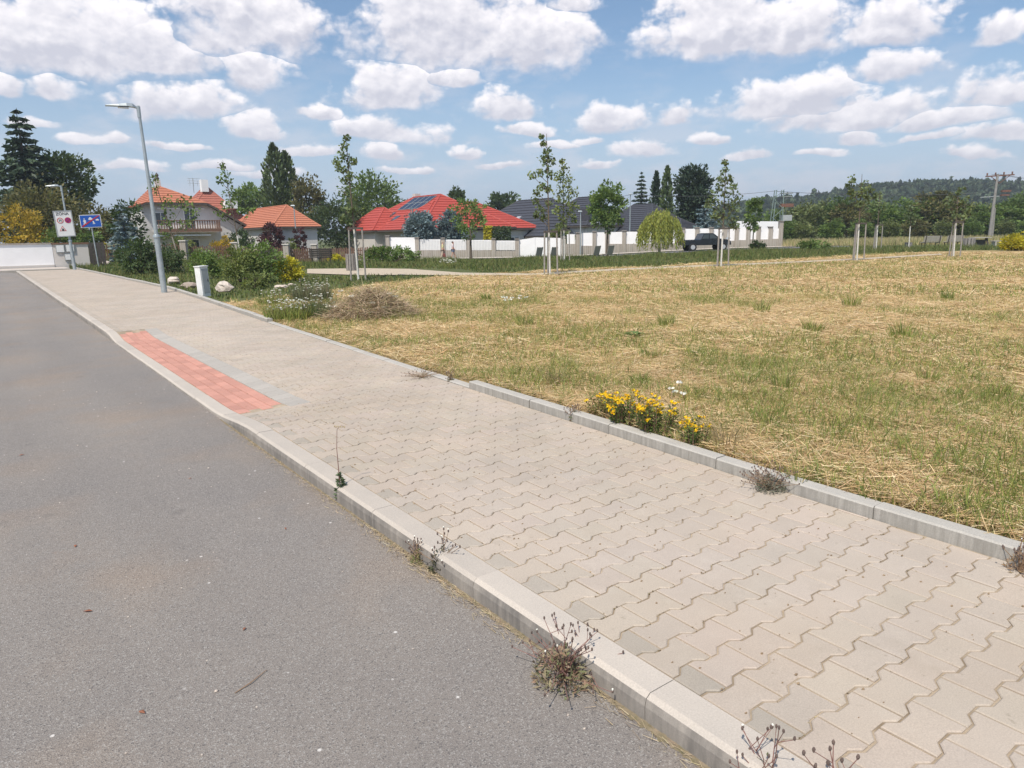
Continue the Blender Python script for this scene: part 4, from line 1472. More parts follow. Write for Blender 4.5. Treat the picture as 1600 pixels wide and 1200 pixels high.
for a, b in ((rs_, (ax, yB, zA)), (rs_, (x1_, yF, zHip)), (rs_, (x2_, yF, zHip))):
    MB().tube([a, b], .09, 6).build('ridge_cap', 'orange_tile', r1)
vb = MB()
for a, b in (((x2_, yF, zHip), (xR, yF, zR)), ((x1_, yF, zHip), (xL, yF, zL)), ((x1_, yF, zHip), (x2_, yF, zHip))):
    vb.beam(Vector(a) + Vector((0, -.03, -.10)), Vector(b) + Vector((0, -.03, -.10)), .05, .2)
vb.build('barge_board', 'dark_timber', r1)
gw = [(xL + .3, ay, -.4), (xR - .3, ay, -.4), (xR - .3, ay, zR - .12), (x2_, ay, zHip - .15), (x1_, ay, zHip - .15), (xL + .3, ay, zL - .12)]
MB().prism(gw, (0, 0, 0), (0, 8.0, 0)).build('wall', 'grey_plaster', H1)
ch = MB().box((ax + .1, ay + 3.2, zA + .25), (.5, .5, 1.1)).build('chimney', 'cream_plaster', r1)
MB().lathe((ax + .1, ay + 3.2, zA + .8), [(.16, 0), (.22, .15), (.12, .35), (.2, .5), (.02, .75)], 8).build('chimney_cowl', 'dark_timber', r1)
# balcony
bx0, bx1 = ax + (247 - 265) * S1 * k_, ax + (322 - 265) * S1 * k_
bz = zz(360, 290)
bal = MB().box(((bx0 + bx1) / 2, ay - .95, bz), (bx1 - bx0, 1.7, .24)).build('balcony', 'cream_plaster', H1)
rl = MB()
bh = zz(345, 290) - bz
for i in range(26):
    x = bx0 + .1 + (bx1 - bx0 - .2) * i / 25
    rl.box((x, ay - 1.72, bz + .12 + bh / 2), (.10, .03, bh - .1))
for i in range(6):
    rl.box((bx1 - .06, ay - 1.6 + i * .28, bz + .12 + bh / 2), (.03, .10, bh - .1))
tag(rl.build('baluster', 'brown_timber', bal), kind='stuff')
MB().beam((bx0, ay - 1.75, bz + bh), (bx1, ay - 1.75, bz + bh), .06, .08).build('handrail', 'brown_timber', bal)
MB().box(((bx0 + bx1) / 2, ay - 1.82, bz), (bx1 - bx0 + .1, .06, .34)).build('fascia', 'brown_timber', bal)
MB().box(((bx0 + bx1) / 2 - .4, ay - 1.2, bz - .5), ((bx1 - bx0) * .8, .9, .12)).build('awning', 'white_plaster', H1)
window(H1, (ax + (291 - 265) * S1 * k_, ay, bz + 1.15), 1.1, 2.0)
window(H1, (ax + (258 - 265) * S1 * k_, ay, bz + 1.2), 1.1, 1.3)
window(H1, (ax + (285 - 265) * S1 * k_, ay, bz - 1.7), 2.4, 1.5)
MB().box((ax + (282 - 265) * S1 * k_, ay - .05, bz + 2.25), (4.6, .12, .12)).build('lintel', 'white_plaster', H1)
# long right wing
wx, wy = loc(452, D1, hb)
zr_ = zz(321, 452); Wd = 2.55; rise = zz(321, 452) - zz(355, 452)
wr, e_ = hip_roof(H1, wx, wy, zr_, Wd, rise, 11.5, 'orange_tile', 'y', n=11, hip1=.3)
house_walls(H1, wx - Wd + .35, wx + Wd - .35, wy - Wd + .35, wy + 11, e_ - .05, 'grey_plaster')
# --- older red roof behind, with aerial
D = 102.0; b2 = place(330, D)
H = empty('old_roof_house', b2, 0, 'house with weathered red roof, white chimney and aerial behind the orange-roofed house', 'house')
x_, y_ = loc(332, D, b2)
zr_ = zat(332, 292, D) - b2.z
ro, e_ = hip_roof(H, x_, y_, zr_, 4.2, 4.6, 2.4, 'old_red_tile', 'y', n=14, hip0=.8)
house_walls(H, x_ - 3.7, x_ + 3.7, y_ - 3.0, y_ + 5.5, e_, 'cream_plaster')
MB().box((x_ - .5, y_ - .5, zr_ + .1), (.9, .9, 1.6)).build('chimney', 'white_plaster', ro)
MB().box((x_ + 2.0, y_ - 3.2, zr_ - 2.5), (1.6, 1.2, 1.0)).build('dormer', 'white_plaster', ro)
an = MB().tube([(x_ - 1.6, y_ + .8, zr_ - .8), (x_ - 1.6, y_ + .8, zr_ + 1.2)], .035, 5)
for i in range(3):
    an.beam((x_ - 2.3, y_ + .8 + i * .01, zr_ + .5 + i * .32), (x_ - .7, y_ + .8 + i * .01, zr_ + .5 + i * .32), .035)
    an.beam((x_ - 2.1 + i * .5, y_ + .5, zr_ + .1), (x_ - 2.1 + i * .5, y_ + .5, zr_ + 1.1), .03)
an.build('aerial', 'sign_grey', H)
# --- house with the bright red roof and solar panels
D = 82.0; b3 = place(690, D); S = D / F_PX
H = empty('red_roof_house', b3, 0, 'house with bright red hipped roof and solar panels, behind the pedestrians', 'house')
x_, y_ = loc(691, D, b3)
z3 = lambda px, py: zat(px, py, D) - b3.z
zr_ = z3(691, 304); rise = zr_ - z3(691, 357); Wr = 6.0
ro, e_ = hip_roof(H, x_, y_, zr_, Wr, rise, 6.2, 'red_tile', 'y', n=13)
house_walls(H, x_ - Wr + .5, x_ + Wr - .5, y_ - Wr + .5, y_ + 6.2 + Wr - .5, e_, 'cream_plaster')
rx_, ry_ = loc(741, D + 2, b3)
ro2, e2 = hip_roof(H, rx_, ry_ - .4, zat(741, 315, D) - b3.z, 4.9, zat(741, 315, D) - b3.z - e_ + .12, 5.5, 'red_tile', 'x', n=12, hip0=1.15)
house_walls(H, rx_ - 5, rx_ + 5.0, ry_ - .4 - 4.4, ry_ + 4, e_ - .15, 'grey_plaster')
lx_, ly_ = loc(603, D + 3, b3)
ro3, e3 = hip_roof(H, lx_, ly_, zat(603, 323, D) - b3.z, 3.2, zat(603, 323, D) - b3.z - e_ + .1, 2.0, 'red_tile', 'y', n=9)
house_walls(H, lx_ - 2.8, lx_ + 2.8, ly_ - 2.8, ly_ + 5, e_ - .2, 'cream_plaster')
MB().box((x_ + .6, y_ + 6.6, zr_ - .1), (.7, .7, 1.1)).build('chimney', 'cream_plaster', ro)
# panels lie on the slope that faces -x
sl = Vector((-Wr, 0, -rise)); nrm = Vector((-rise, 0, Wr)).normalized()
for i in range(4):
    for j in range(2):
        y0 = y_ + .3 + i * 1.3; t0 = .05 + j * .19
        A_ = Vector((x_, y0, zr_)) + sl * t0; B_ = Vector((x_, y0 + 1.24, zr_)) + sl * t0
        C_ = Vector((x_, y0 + 1.24, zr_)) + sl * (t0 + .182); D_ = Vector((x_, y0, zr_)) + sl * (t0 + .182)
        pn = MB().prism([A_, B_, C_, D_], nrm * .07, nrm * .12).build('solar_panel', 'solar_glass', ro)
        fr = MB()
        for a, b in ((A_, B_), (B_, C_), (C_, D_), (D_, A_)):
            fr.beam(a + nrm * .105, b + nrm * .105, .04, .05)
        fr.build('panel_frame', 'sign_grey', pn)
for yy_, tt_ in ((y_ + 5.0, .5), (y_ + 2.6, .62)):
    A_ = Vector((x_, yy_, zr_)) + sl * tt_
    MB().prism([A_, A_ + Vector((0, .9, 0)), A_ + Vector((0, .9, 0)) + sl * .14, A_ + sl * .14], nrm * .05, nrm * .11).build('skylight', 'window_glass', ro)
window(H, (x_ + 6.2, ry_ - 4.82, 1.3), 1.3, 1.2)
window(H, (x_ - Wr + .48, y_ + 2, 1.5), 1.4, 1.3, '-x')
# --- dark-roofed houses
def dark_house(label, px, py, D, W, rise, L, skyl=(), face_win=False, axis='y', wallmat='grey_plaster'):
    b = place(px, D)
    H = empty('dark_roof_house', b, 0, label, 'house', 'houses with dark tiled roofs')
    zr_ = zat(px, py, D) - b.z
    ro, e_ = hip_roof(H, 0, 0, zr_, W, rise, L, 'dark_tile', axis, n=13)
    if axis == 'y':
        house_walls(H, -W + .4, W - .4, -W + .4, L + W - .4, e_, wallmat)
    else:
        house_walls(H, -L - W + .4, W - .4, -W + .4, W - .4, e_, wallmat)
    sl = Vector((-W, 0, -rise)); nrm = Vector((-rise, 0, W)).normalized()
    for yy_, tt_ in skyl:
        A_ = Vector((0, yy_, zr_)) + sl * tt_
        MB().prism([A_, A_ + Vector((0, .8, 0)), A_ + Vector((0, .8, 0)) + sl * .16, A_ + sl * .16], nrm * .05, nrm * .12).build('skylight', 'aluminium', ro)
    return H, ro, zr_, e_


dark_house('wide dark-grey tiled roof with two skylights between the red house and the staked trees', 862, 310, 88, 6.2, 4.4, 6.5, ((2.0, .48), (5.2, .45)))
H, ro, zr_, e_ = dark_house('dark-roofed house with a glazed dormer behind the lamp post by the full green tree', 921, 308, 86, 4.4, 3.3, 2.0)
p = loc(926, 82, place(921, 86))
zt_ = zat(926, 338, 82) - place(921, 86).z
MB().box((p[0], p[1], zt_), (2.6, 1.6, 1.7)).build('dormer', 'dark_tile', ro)
g_ = MB().box((p[0], p[1] - .84, zt_ - .05), (2.2, .05, 1.2)).build('dormer_window', 'window_glass', ro)
MB().box((p[0], p[1] - .88, zt_ - .72), (2.4, .10, .14)).build('window_sill', 'curtain_white', g_)
dark_house('small dark tiled roof left of the willow, under the twin-topped spruce', 1018, 319, 84, 4.0, 3.0, 3.0)
dark_house('dark tiled roof mostly hidden behind the weeping willow', 1062, 342, 82, 3.0, 1.8, 2.0)

# ------------------------------------------------------------------ garden walls along the street
def wline(px):
    return 70.2 + (px - 600) / 620 * 2.6


def wp(px, back=0.0):
    return spot(px, wline(px) + back)


def wallbox(px0, px1, ytop0, ytop1, ybot, thick=.22, back=0.0):
    """upright slab along the wall line between two columns of the picture"""
    a, b = wp(px0, back), wp(px1, back)
    z0, z1 = zat(px0, ytop0, wline(px0) + back), zat(px1, ytop1, wline(px1) + back)
    zb0, zb1 = zat(px0, ybot, wline(px0) + back), zat(px1, ybot, wline(px1) + back)
    t = Vector((HEAD.x, HEAD.y, 0)) * thick
    return [(a.x, a.y, zb0), (b.x, b.y, zb1), (b.x, b.y, z1), (a.x, a.y, z0)], t


def slab(name, mat, parent, px0, px1, y0, y1, yb, thick=.22, back=0.0):
    q_, t = wallbox(px0, px1, y0, y1, yb, thick, back)
    o = parent.matrix_basis.translation if parent else Vector((0, 0, 0))
    return MB().prism([Vector(v) - o for v in q_], (0, 0, 0), t).build(name, mat, parent)


def garden_wall(label, panels, pillars, plinth, group='garden walls along the street', slats=()):
    """panels (px0, px1, top0, top1, bottom), pillars (px, top), plinth (px0, px1, top row, bottom row)"""
    base = wp((panels[0][0] + panels[-1][1]) / 2)
    t = empty('garden_wall', base, 0, label, 'wall', group)
    for k, (a, b, y0, y1, yb) in enumerate(panels):
        p = slab('panel', 'white_plaster', t, a, b, y0, y1, yb, .10, .12)
        if k in slats:
            n = int((b - a) / 2.3)
            mb = MB()
            for i in range(n):
                x = a + (b - a) * (i + .5) / n
                q_, tt_ = wallbox(x - .55, x + .55, y0 + (y1 - y0) * i / n + .6, y0 + (y1 - y0) * i / n + .6, yb - .6, .05, .06)
                mb.prism([Vector(v) - base for v in q_], (0, 0, 0), tt_)
            tag(mb.build('slat', 'sign_white', p), kind='stuff')
    for (px, top, bot) in pillars:
        pl_ = slab('pillar', 'stone_masonry', t, px - 3, px + 3, top, top, bot, .45, -.06)
        slab('pillar_cap', 'grey_timber', pl_, px - 3.6, px + 3.6, top - 1.2, top - 1.2, top, .6, -.14)
        for c in pl_.children:
            for v in c.data.vertices:
                v.co = v.co - Vector(base)
    for (a, b, y0, yb) in plinth:
        slab('plinth', 'stone_masonry', t, a, b, y0, y0, yb, .3, .02)
    return t


garden_wall('white wall and gate left of the slatted panels, behind the low olive shrub', [(607, 648, 371, 371, 400)], [(605, 369, 402)], [(607, 648, 396, 403)])
garden_wall('white slatted fence panels on a stone plinth behind the two pedestrians',
            [(655, 688, 374, 374, 391), (695, 728, 374.5, 374.5, 391), (735, 768, 375, 375, 391), (774, 805, 376, 376, 391)],
            [(651, 372, 403), (691.5, 372.5, 403), (731.5, 373, 403), (771, 373.5, 403), (808, 374, 402.5)],
            [(654, 688.5, 391, 403), (694.5, 728.5, 391, 403), (734.5, 768, 391.5, 403), (774, 805, 392, 402.5)], slats=(0, 1, 2, 3))
garden_wall('tall plain white wall behind the staked young trees', [(811, 836, 375, 371, 402), (836.3, 879, 371, 372, 401)], [(881, 371, 401)], [])
garden_wall('white panelled wall with stone pillars, left of the willow',
            [(886, 898, 366, 366, 381), (909, 926, 364, 363.5, 384), (932, 946, 363, 363, 397), (952, 973, 363, 362, 381), (978, 997, 362, 362, 381), (1003, 1022, 362, 362, 381)],
            [(903, 364, 399), (929, 362, 398.5), (949, 361.5, 398), (975.5, 361, 397.5), (1000, 360, 397)], [(884, 900, 381, 399.5), (906, 926, 384, 399), (952, 972, 381, 398), (978.5, 997, 381, 397.5), (1003, 1024, 381, 397)])
garden_wall('white panelled wall with stone pillars, right of the willow',
            [(1027, 1046, 361, 361, 380), (1049, 1066, 360, 360, 380), (1069, 1087, 357.5, 357.5, 379), (1093, 1110, 357, 357, 378), (1114, 1132, 358, 358, 377), (1136, 1150, 357, 357, 376), (1154, 1168, 356, 356, 375), (1172, 1184, 357, 357, 374), (1188, 1203, 357, 357, 374), (1207, 1219, 357, 357, 373)],
            [(1024.5, 359, 396), (1047.5, 358, 395), (1067.5, 357, 394), (1090, 356, 393), (1112, 356, 391), (1134, 356, 390), (1152, 355, 389), (1170, 355, 388), (1186, 355, 387), (1205, 355, 387), (1221, 346, 386)],
            [(1027, 1046, 380, 396), (1049, 1066, 380, 395), (1070, 1088, 379, 393.5), (1092, 1110, 378, 392), (1114, 1132, 377, 390.5), (1136, 1150, 376, 389.5), (1154, 1168, 375, 388.5), (1172, 1184, 374, 387.5), (1188, 1203, 374, 387), (1207, 1219, 373, 386.5)])
t = empty('garden_wall', wp(1185, 2), 0, 'high white wall rising behind the pillars at the right end of the street', 'wall', 'garden walls along the street')
slab('panel', 'white_plaster', t, 1151, 1221, 345.5, 346, 385, .25, 2.0)
# clipped hedge before the red house
for (a, b, mat, lab) in ((756, 769, 'leaf_goldgreen', 'clipped golden hedge column under the red roof eave'), (769.5, 798, 'leaf_dark', 'clipped dark green hedge block under the red roof eave')):
    c_ = (a + b) / 2
    shrub('hedge', lab, c_, 73.5, 353, b - a, mat, 40, 60, .2, depth=.7, cat='hedge', flat=True)

# --- brown picket fence of the orange-roofed house
fa, fb_ = (156, 57.0), (604, 70.0)


def fD(px):
    return fa[1] + (fb_[1] - fa[1]) * (px - fa[0]) / (fb_[0] - fa[0])


piers = [156, 286, 366, 446, 490, 604]
for k, (a, b) in enumerate(zip(piers, piers[1:])):
    names = ['brown picket fence beside the blue road sign', 'brown picket fence under the balcony house', 'brown picket fence below the golden shrub',
             'brown picket fence below the purple shrub', 'brown picket fence left of the red-roofed house']
    base = spot((a + b) / 2, fD((a + b) / 2))
    t = empty('picket_fence', base, 0, names[k], 'fence', 'picket fence along the gardens')
    mb = MB(); pa, pb = spot(a, fD(a)), spot(b, fD(b))
    L = (pb - pa).length; n = int(L / .17)
    for i in range(n):
        f = (i + .5) / n; p = pa.lerp(pb, f) - base
        h = 1.18 + .05 * ((i * 7) % 3)
        d = (pb - pa).normalized()
        mb.box((p.x, p.y, h / 2), (.11, .03, h), math.atan2(d.y, d.x))
    tag(mb.build('picket', 'brown_timber', t), kind='stuff')
    for z in (.35, .95):
        o_ = Vector((HEAD.x, HEAD.y, 0)) * .04
        MB().beam(pa - base + o_ + Vector((0, 0, z)), pb - base + o_ + Vector((0, 0, z)), .05, .08).build('rail', 'dark_timber', t)
for a, lab in ((286, 'behind the white cabinet'), (366, 'beside the slender leaning tree'), (446, 'below the purple shrub'), (490, 'at the corner of the orange wing')):
    p = spot(a, fD(a) - .1)
    t = empty('gate_pier', p, 0, 'stone fence pier ' + lab, 'pier', 'stone piers in the picket fence')
    MB().box((0, 0, .75), (.5, .45, 1.6), -YAW).build('shaft', 'stone_masonry', t)
    MB().box((0, 0, 1.60), (.62, .57, .10), -YAW).build('cap', 'cream_plaster', t)

# --- white wall and stone wall at the end of the road
WY = 51.2


def wx_at(px, y=WY):
    r = ray(px, hor(px)); return r.x * y / r.y


x0_, x1_ = wx_at(-140), wx_at(80)
hw = 1.55
t = empty('white_boundary_wall', (x1_, WY, 0), 0, 'long white rendered wall at the end of the road, left of the notice boards', 'wall')
zw = lambda px, py: CAM_H + ray(px, py).z * WY / ray(px, py).y
MB().box(((x0_ - x1_) / 2, 0, (zw(40, 386) + .1) / 2), (x1_ - x0_, .3, zw(40, 386) + .2)).build('panel', 'white_plaster', t)
MB().box(((x0_ - x1_) / 2, -.02, .14), (x1_ - x0_ - .02, .36, .22)).build('plinth', 'cream_plaster', t)
MB().box(((x0_ - x1_) / 2, 0, zw(40, 386) + .19), (x1_ - x0_, .42, .07)).build('coping', 'stone_masonry', t)
xa, xb = wx_at(80.5), wx_at(136)
t = empty('stone_wall', ((xa + xb) / 2, WY, 0), 0, 'sandy stone wall carrying the notice boards, right of the long white wall', 'wall')
hs_ = zw(105, 382)
MB().box((0, .05, hs_ / 2), (xb - xa, .4, hs_)).build('body', 'cream_plaster', t)
MB().box((0, .05, hs_ + .06), (xb - xa + .1, .52, .10)).build('coping', 'brown_timber', t)
for a, b, y0, y1, lab in ((85, 99, 382.5, 395, 'left of the two upper white notice boards on the stone wall'), (100.5, 114.5, 382, 394, 'right of the two upper white notice boards on the stone wall'),
                          (97, 107.5, 396.5, 407, 'single lower white notice board on the stone wall')):
    X0, X1 = wx_at(a), wx_at(b); Z1, Z0 = zw((a + b) / 2, y0), zw((a + b) / 2, y1)
    n_ = empty('notice_board', ((X0 + X1) / 2, WY - .17, (Z0 + Z1) / 2), 0, lab, 'notice board', 'notice boards on the stone wall')
    MB().box((0, -.05, 0), (X1 - X0 - .08, .03, Z1 - Z0 - .08)).build('sheet', 'sign_white', n_)
    MB().box((0, -.02, 0), (X1 - X0, .06, Z1 - Z0)).build('case', 'sign_grey', n_)
t = empty('timber_gate', (wx_at(146), WY + .8, 0), 0, 'dark closed timber gate right of the stone wall', 'gate')
for i in range(6):
    MB().box((-.55 + i * .22, 0, .75), (.20, .04, 1.5)).build('board', 'dark_timber', t)
MB().box((0, .05, 1.2), (1.4, .05, .1)).build('rail', 'dark_timber', t)
# ------------------------------------------------------------------ lamps and signs
def street_lamp(label, base, H, lean, arm_dir, lum=.62, r=.062, collar=None, group='street lamps'):
    t = empty('street_lamp', base, 0, label, 'lamp', group)
    lx, ly = lean
    top = Vector((lx * H, ly * H, H))
    c = collar or H * .26
    MB().tube([(0, 0, -.05), (lx * c, ly * c, c)], [r * 1.42, r * 1.30], 14).build('base_tube', 'galvanised', t, smooth=False)
    MB().tube([(lx * c * .985, ly * c * .985, c * .985), (lx * c * 1.0, ly * c, c), (lx * c * 1.02, ly * c * 1.02, c * 1.03), (lx * c * 1.03, ly * c * 1.03, c * 1.05)], [r * 1.6, r * 1.65, r * 1.5, r * .9], 14).build('collar', 'galvanised', t)
    MB().tube([(lx * c, ly * c, c), (lx * H * .97, ly * H * .97, H * .97), top], [r * .98, r * .62, r * .6], 14).build('pole', 'galvanised', t)
    MB().tube([top - Vector((0, 0, .30)), top - Vector((0, 0, .02))], [r * .85, r * .85], 12).build('sleeve', 'galvanised', t)
    d = Vector(arm_dir).normalized(); s = d.cross(Vector((0, 0, 1))).normalized()
    L = lum
    secs = [(-.06, .05, .035, 0), (.10, .07, .05, .0), (.22, .14, .085, .015), (.45, .16, .08, .02), (.75, .15, .05, .01), (L / .62, .11, .022, -.005)]
    V, F = [], []
    for (u, w, h, z) in secs:
        cpt = top + d * (u * .62) + Vector((0, 0, -.06 + z))
        V += [cpt - s * w / 1.6, cpt - s * w / 2.4 + Vector((0, 0, h)), cpt + s * w / 2.4 + Vector((0, 0, h)), cpt + s * w / 1.6, cpt + Vector((0, 0, -.018))]
    for i in range(len(secs) - 1):
        F += [(i * 5 + j, i * 5 + (j + 1) % 5, i * 5 + 5 + (j + 1) % 5, i * 5 + 5 + j) for j in range(5)]
    F += [(4, 3, 2, 1, 0), tuple(len(V) - 5 + j for j in range(5))]
    lu = MB().add(V, F).build('luminaire', 'galvanised', t)
    MB().box(tuple(top + d * .36 + Vector((0, 0, -.082))), (.26, .16, .012), math.atan2(d.y, d.x)).build('lens', 'sign_white', lu)
    return t


lb = gnd(257, 457, .10)
Dl = lb.x * HEAD.x + lb.y * HEAD.y
Hl = zat(215, 166, Dl) - .10
street_lamp('tall slim grey street lamp standing on the pavement edge, nearest the camera', lb, Hl, (-.022, 0), (-1, .12, .02), lum=.78, r=.058, collar=1.55)
zb_ = gnd(117, 421.5, .10)
Dz = zb_.x * HEAD.x + zb_.y * HEAD.y
Hz = zat(94, 290, Dz) - .10
street_lamp('smaller-looking street lamp carrying the zone sign at the far end of the pavement', zb_, Hz, (-.02, 0), (-1, .1, .02), lum=.70, r=.06, collar=1.5)
for px, D, yt, lab in ((463, 72, 321, 'thin lamp post before the right end of the orange roof'), (907, 71, 330, 'thin lamp post before the white wall, left of the full green tree'),
                       (984, 78, 303, 'thin pole left of the small dark roof'), (1139, 62, 372, 'short lamp standing by the kerb right of the staked tree')):
    b = place(px, D)
    h = zat(px, yt, D) - b.z
    t = empty('lamp_post', b, 0, lab, 'post', 'thin posts along the far street')
    MB().tube([(0, 0, -.05), (0, 0, h * .2), (0, 0, h)], [.085, .07, .05], 8).build('pole', 'galvanised', t)
    MB().box((-.12, -.05, h), (.42, .18, .10), -YAW, top=.7).build('head', 'galvanised', t)


def text_mesh(txt, size, mat, parent, loc_, name='lettering', extrude=.003):
    cu = bpy.data.curves.new('txt', 'FONT'); cu.body = txt; cu.size = size; cu.extrude = extrude
    cu.align_x = 'CENTER'; cu.align_y = 'CENTER'; cu.offset = size * .012
    o = bpy.data.objects.new('txt', cu); col.objects.link(o)
    bpy.context.view_layer.update()
    dg = bpy.context.evaluated_depsgraph_get()
    me = bpy.data.meshes.new_from_object(o.evaluated_get(dg))
    bpy.data.objects.remove(o)
    me.materials.clear(); me.materials.append(MATS[mat])
    ob = link(name, me, parent, loc_)
    ob.rotation_euler = (math.pi / 2, 0, 0)
    return ob


def disc(r0, r1, n=28, y=0.0, th=.004):
    """ring or disc facing -y"""
    mb = MB()
    V, F = [], []
    for k in range(n):
        a = 2 * math.pi * k / n
        for r in (r0, r1):
            V += [(math.cos(a) * r, y, math.sin(a) * r), (math.cos(a) * r, y - th, math.sin(a) * r)]
    for k in range(n):
        a, b = k * 4, ((k + 1) % n) * 4
        F += [(a + 1, b + 1, b + 3, a + 3), (a + 2, a + 3, b + 3, b + 2)]
    return mb.add(V, F)


# zone sign
zs0, zs1 = zat(100, 330, Dz), zat(108, 369, Dz)
sw = 31.0 * Dz / F_PX * .74; sh = zs0 - zs1
zc = (zs0 + zs1) / 2
zx = -.02 * zc - .08
t = empty('zone_sign', (zb_.x + zx - .06, zb_.y - .12, zc), math.radians(-3), 'white zone sign with red ring, purple disc and warning triangle on the far lamp', 'sign')
t.rotation_euler = (0, math.radians(-2.5), math.radians(-3))
MB().box((0, 0, 0), (sw, .03, sh)).build('panel', 'sign_white', t)
fr = MB()
for dx_, dz_, ww, hh in ((0, sh / 2, sw + .05, .05), (0, -sh / 2, sw + .05, .05), (-sw / 2, 0, .05, sh - .05), (sw / 2, 0, .05, sh - .05)):
    fr.box((dx_, .005, dz_), (ww, .06, hh))
fr.build('frame', 'sign_back', t)
text_mesh('ZÓNA', sh * .155, 'sign_black', t, (-.02 * sw, -.019, sh * .385))
o = disc(.0, sw * .185).build('speed_disc', 'sign_white', t, (-sw * .2, -.017, sh * .13))
disc(sw * .135, sw * .185, y=-.004).build('red_ring', 'sign_faded_red', o)
text_mesh('30', sw * .19, 'sign_black', o, (0, -.008, 0), 'numerals')
o = disc(0, sw * .185).build('no_stopping_disc', 'sign_purple', t, (sw * .235, -.017, sh * .13))
disc(sw * .15, sw * .185, y=-.004).build('red_ring', 'sign_red', o)
for s_ in (-1, 1):
    MB().prism([(-.13 * sw, 0, -.13 * sw * s_ - .018), (.13 * sw, 0, .13 * sw * s_ - .018), (.13 * sw, 0, .13 * sw * s_ + .018), (-.13 * sw, 0, -.13 * sw * s_ + .018)], (0, -.006 - .002 * (s_ + 1), 0), (0, -.009 - .002 * (s_ + 1), 0)).build('cross_bar', 'sign_red', o)
tr = .215 * sw


def tri(r, y0, y1):
    return MB().prism([(math.cos(a) * r, 0, math.sin(a) * r) for a in (math.pi / 2, math.pi * 7 / 6, math.pi * 11 / 6)], (0, y0, 0), (0, y1, 0))


o = tri(tr * 1.08, 0, -.004).build('warning_triangle', 'sign_faded_red', t, (-sw * .14, -.016, -sh * .22))
tri(tr * .72, -.0045, -.008).build('triangle_field', 'sign_white', o)
MB().prism([(-.05, 0, -.075), (.05, 0, -.075), (.06, 0, .0), (.0, 0, .06), (-.04, 0, .01)], (0, -.0085, 0), (0, -.011, 0)).build('pictogram', 'sign_black', o)
MB().box((.10, .07, 0), (.3, .06, .08)).build('bracket', 'sign_back', t)
# blue sign: end of the residential zone
bb = gnd(155, 421, 0.02)
Db = bb.x * HEAD.x + bb.y * HEAD.y
z1_, z0_ = zat(147, 336, Db), zat(149, 356, Db)
bw, bh_ = 33.5 * Db / F_PX * .84, z1_ - z0_
t = empty('residential_zone_end_sign', (bb.x, bb.y, bb.z), 0, 'blue rectangular road sign with white figures and a red diagonal bar', 'sign')
t.rotation_euler = (0, math.radians(-2.2), math.radians(-4))
MB().tube([(0, 0, -.05), (0, 0, z1_)], .032, 10).build('post', 'galvanised', t)
cz = (z0_ + z1_) / 2
pn = MB().box((0, -.05, cz), (bw, .02, bh_)).build('panel', 'sign_white', t)
MB().box((0, -.062, cz), (bw * .94, .006, bh_ * .91)).build('blue_field', 'sign_blue', pn)
k = bh_


def flat(name, mat, poly, y0=-.066, y1=-.070):
    return MB().prism([(x * k, 0, cz + z * k) for x, z in poly], (0, y0, 0), (0, y1, 0)).build(name, mat, pn)


flat('walker_figure', 'sign_white', [(-.52, -.25), (-.46, -.25), (-.42, -.08), (-.36, -.25), (-.29, -.25), (-.37, .02), (-.33, -.02), (-.29, .0), (-.36, .10), (-.40, .12), (-.48, .10), (-.53, -.02), (-.49, -.03), (-.46, .02)])
flat('walker_head', 'sign_white', [(-.43, .14), (-.385, .16), (-.385, .21), (-.43, .23), (-.47, .20), (-.47, .16)])
flat('car_figure', 'sign_white', [(-.13, .10), (.16, .10), (.16, .20), (.10, .22), (.06, .31), (-.05, .31), (-.09, .22), (-.13, .20)])
flat('child_figure', 'sign_white', [(.12, -.24), (.17, -.24), (.18, -.14), (.24, -.24), (.30, -.22), (.22, -.07), (.25, -.03), (.18, .02), (.12, -.02), (.15, -.10)])
flat('house_figure', 'sign_white', [(.36, .03), (.60, .03), (.60, .10), (.48, .18), (.36, .10)])
flat('red_bar', 'sign_red', [(-.66, -.42), (-.57, -.42), (.67, .40), (.67, .43), (.58, .43), (-.66, -.36)], -.0705, -.075)

# ------------------------------------------------------------------ cabinet, boulders
cb = gnd(313, 461, .10)
t = empty('service_cabinet', (cb.x + .12, cb.y + .05, .05), math.radians(8), 'white utility cabinet with grey door standing at the pavement edge', 'cabinet')
t.rotation_euler = (0, math.radians(-2), math.radians(24))
ch_ = 46 * (cb.x * HEAD.x + cb.y * HEAD.y) / F_PX
MB().box((0, 0, ch_ / 2), (.25, .22, ch_)).build('body', 'box_white', t, bevel=.008)
d_ = MB().box((.01, -.105, ch_ * .53), (.185, .025, ch_ * .82)).build('door', 'box_grey', t)
MB().box((.075, -.12, ch_ * .55), (.02, .02, .07)).build('lock', 'sign_black', d_)
MB().box((0, 0, ch_ + .012), (.28, .25, .024)).build('lid', 'box_white', t)
for i, (px, py, w, h, mat, lab) in enumerate(((272, 444, 20, 11, 'limestone', 'pale cream boulder just right of the street lamp foot'), (297, 450, 26, 9, 'brown_rock', 'brown flat boulder left of the white cabinet'),
                                              (352, 456, 27, 16, 'limestone', 'large pale boulder right of the white cabinet'), (440, 450, 22, 5, 'limestone', 'flat pale stone before the shrub bed'),
                                              (165, 414, 13, 6, 'limestone', 'pale boulder on the grass by the blue sign'), (154, 417, 8, 3, 'limestone', 'small pale stone left of the boulder by the blue sign'),
                                              (455, 447, 12, 4, 'limestone', 'small flat pale stone at the end of the shrub bed'))):
    p = gpt(px, py); D = p.x * HEAD.x + p.y * HEAD.y; s = D / F_PX
    o = MB().blob((0, 0, h * s * .42), (w * s * .52, w * s * .38, h * s * .62), 40 + i, 8, 6, .20, flat=h * s * .45).build('boulder', mat, None, p, -YAW)
    tag(o, lab, 'stone', 'boulders by the pavement')

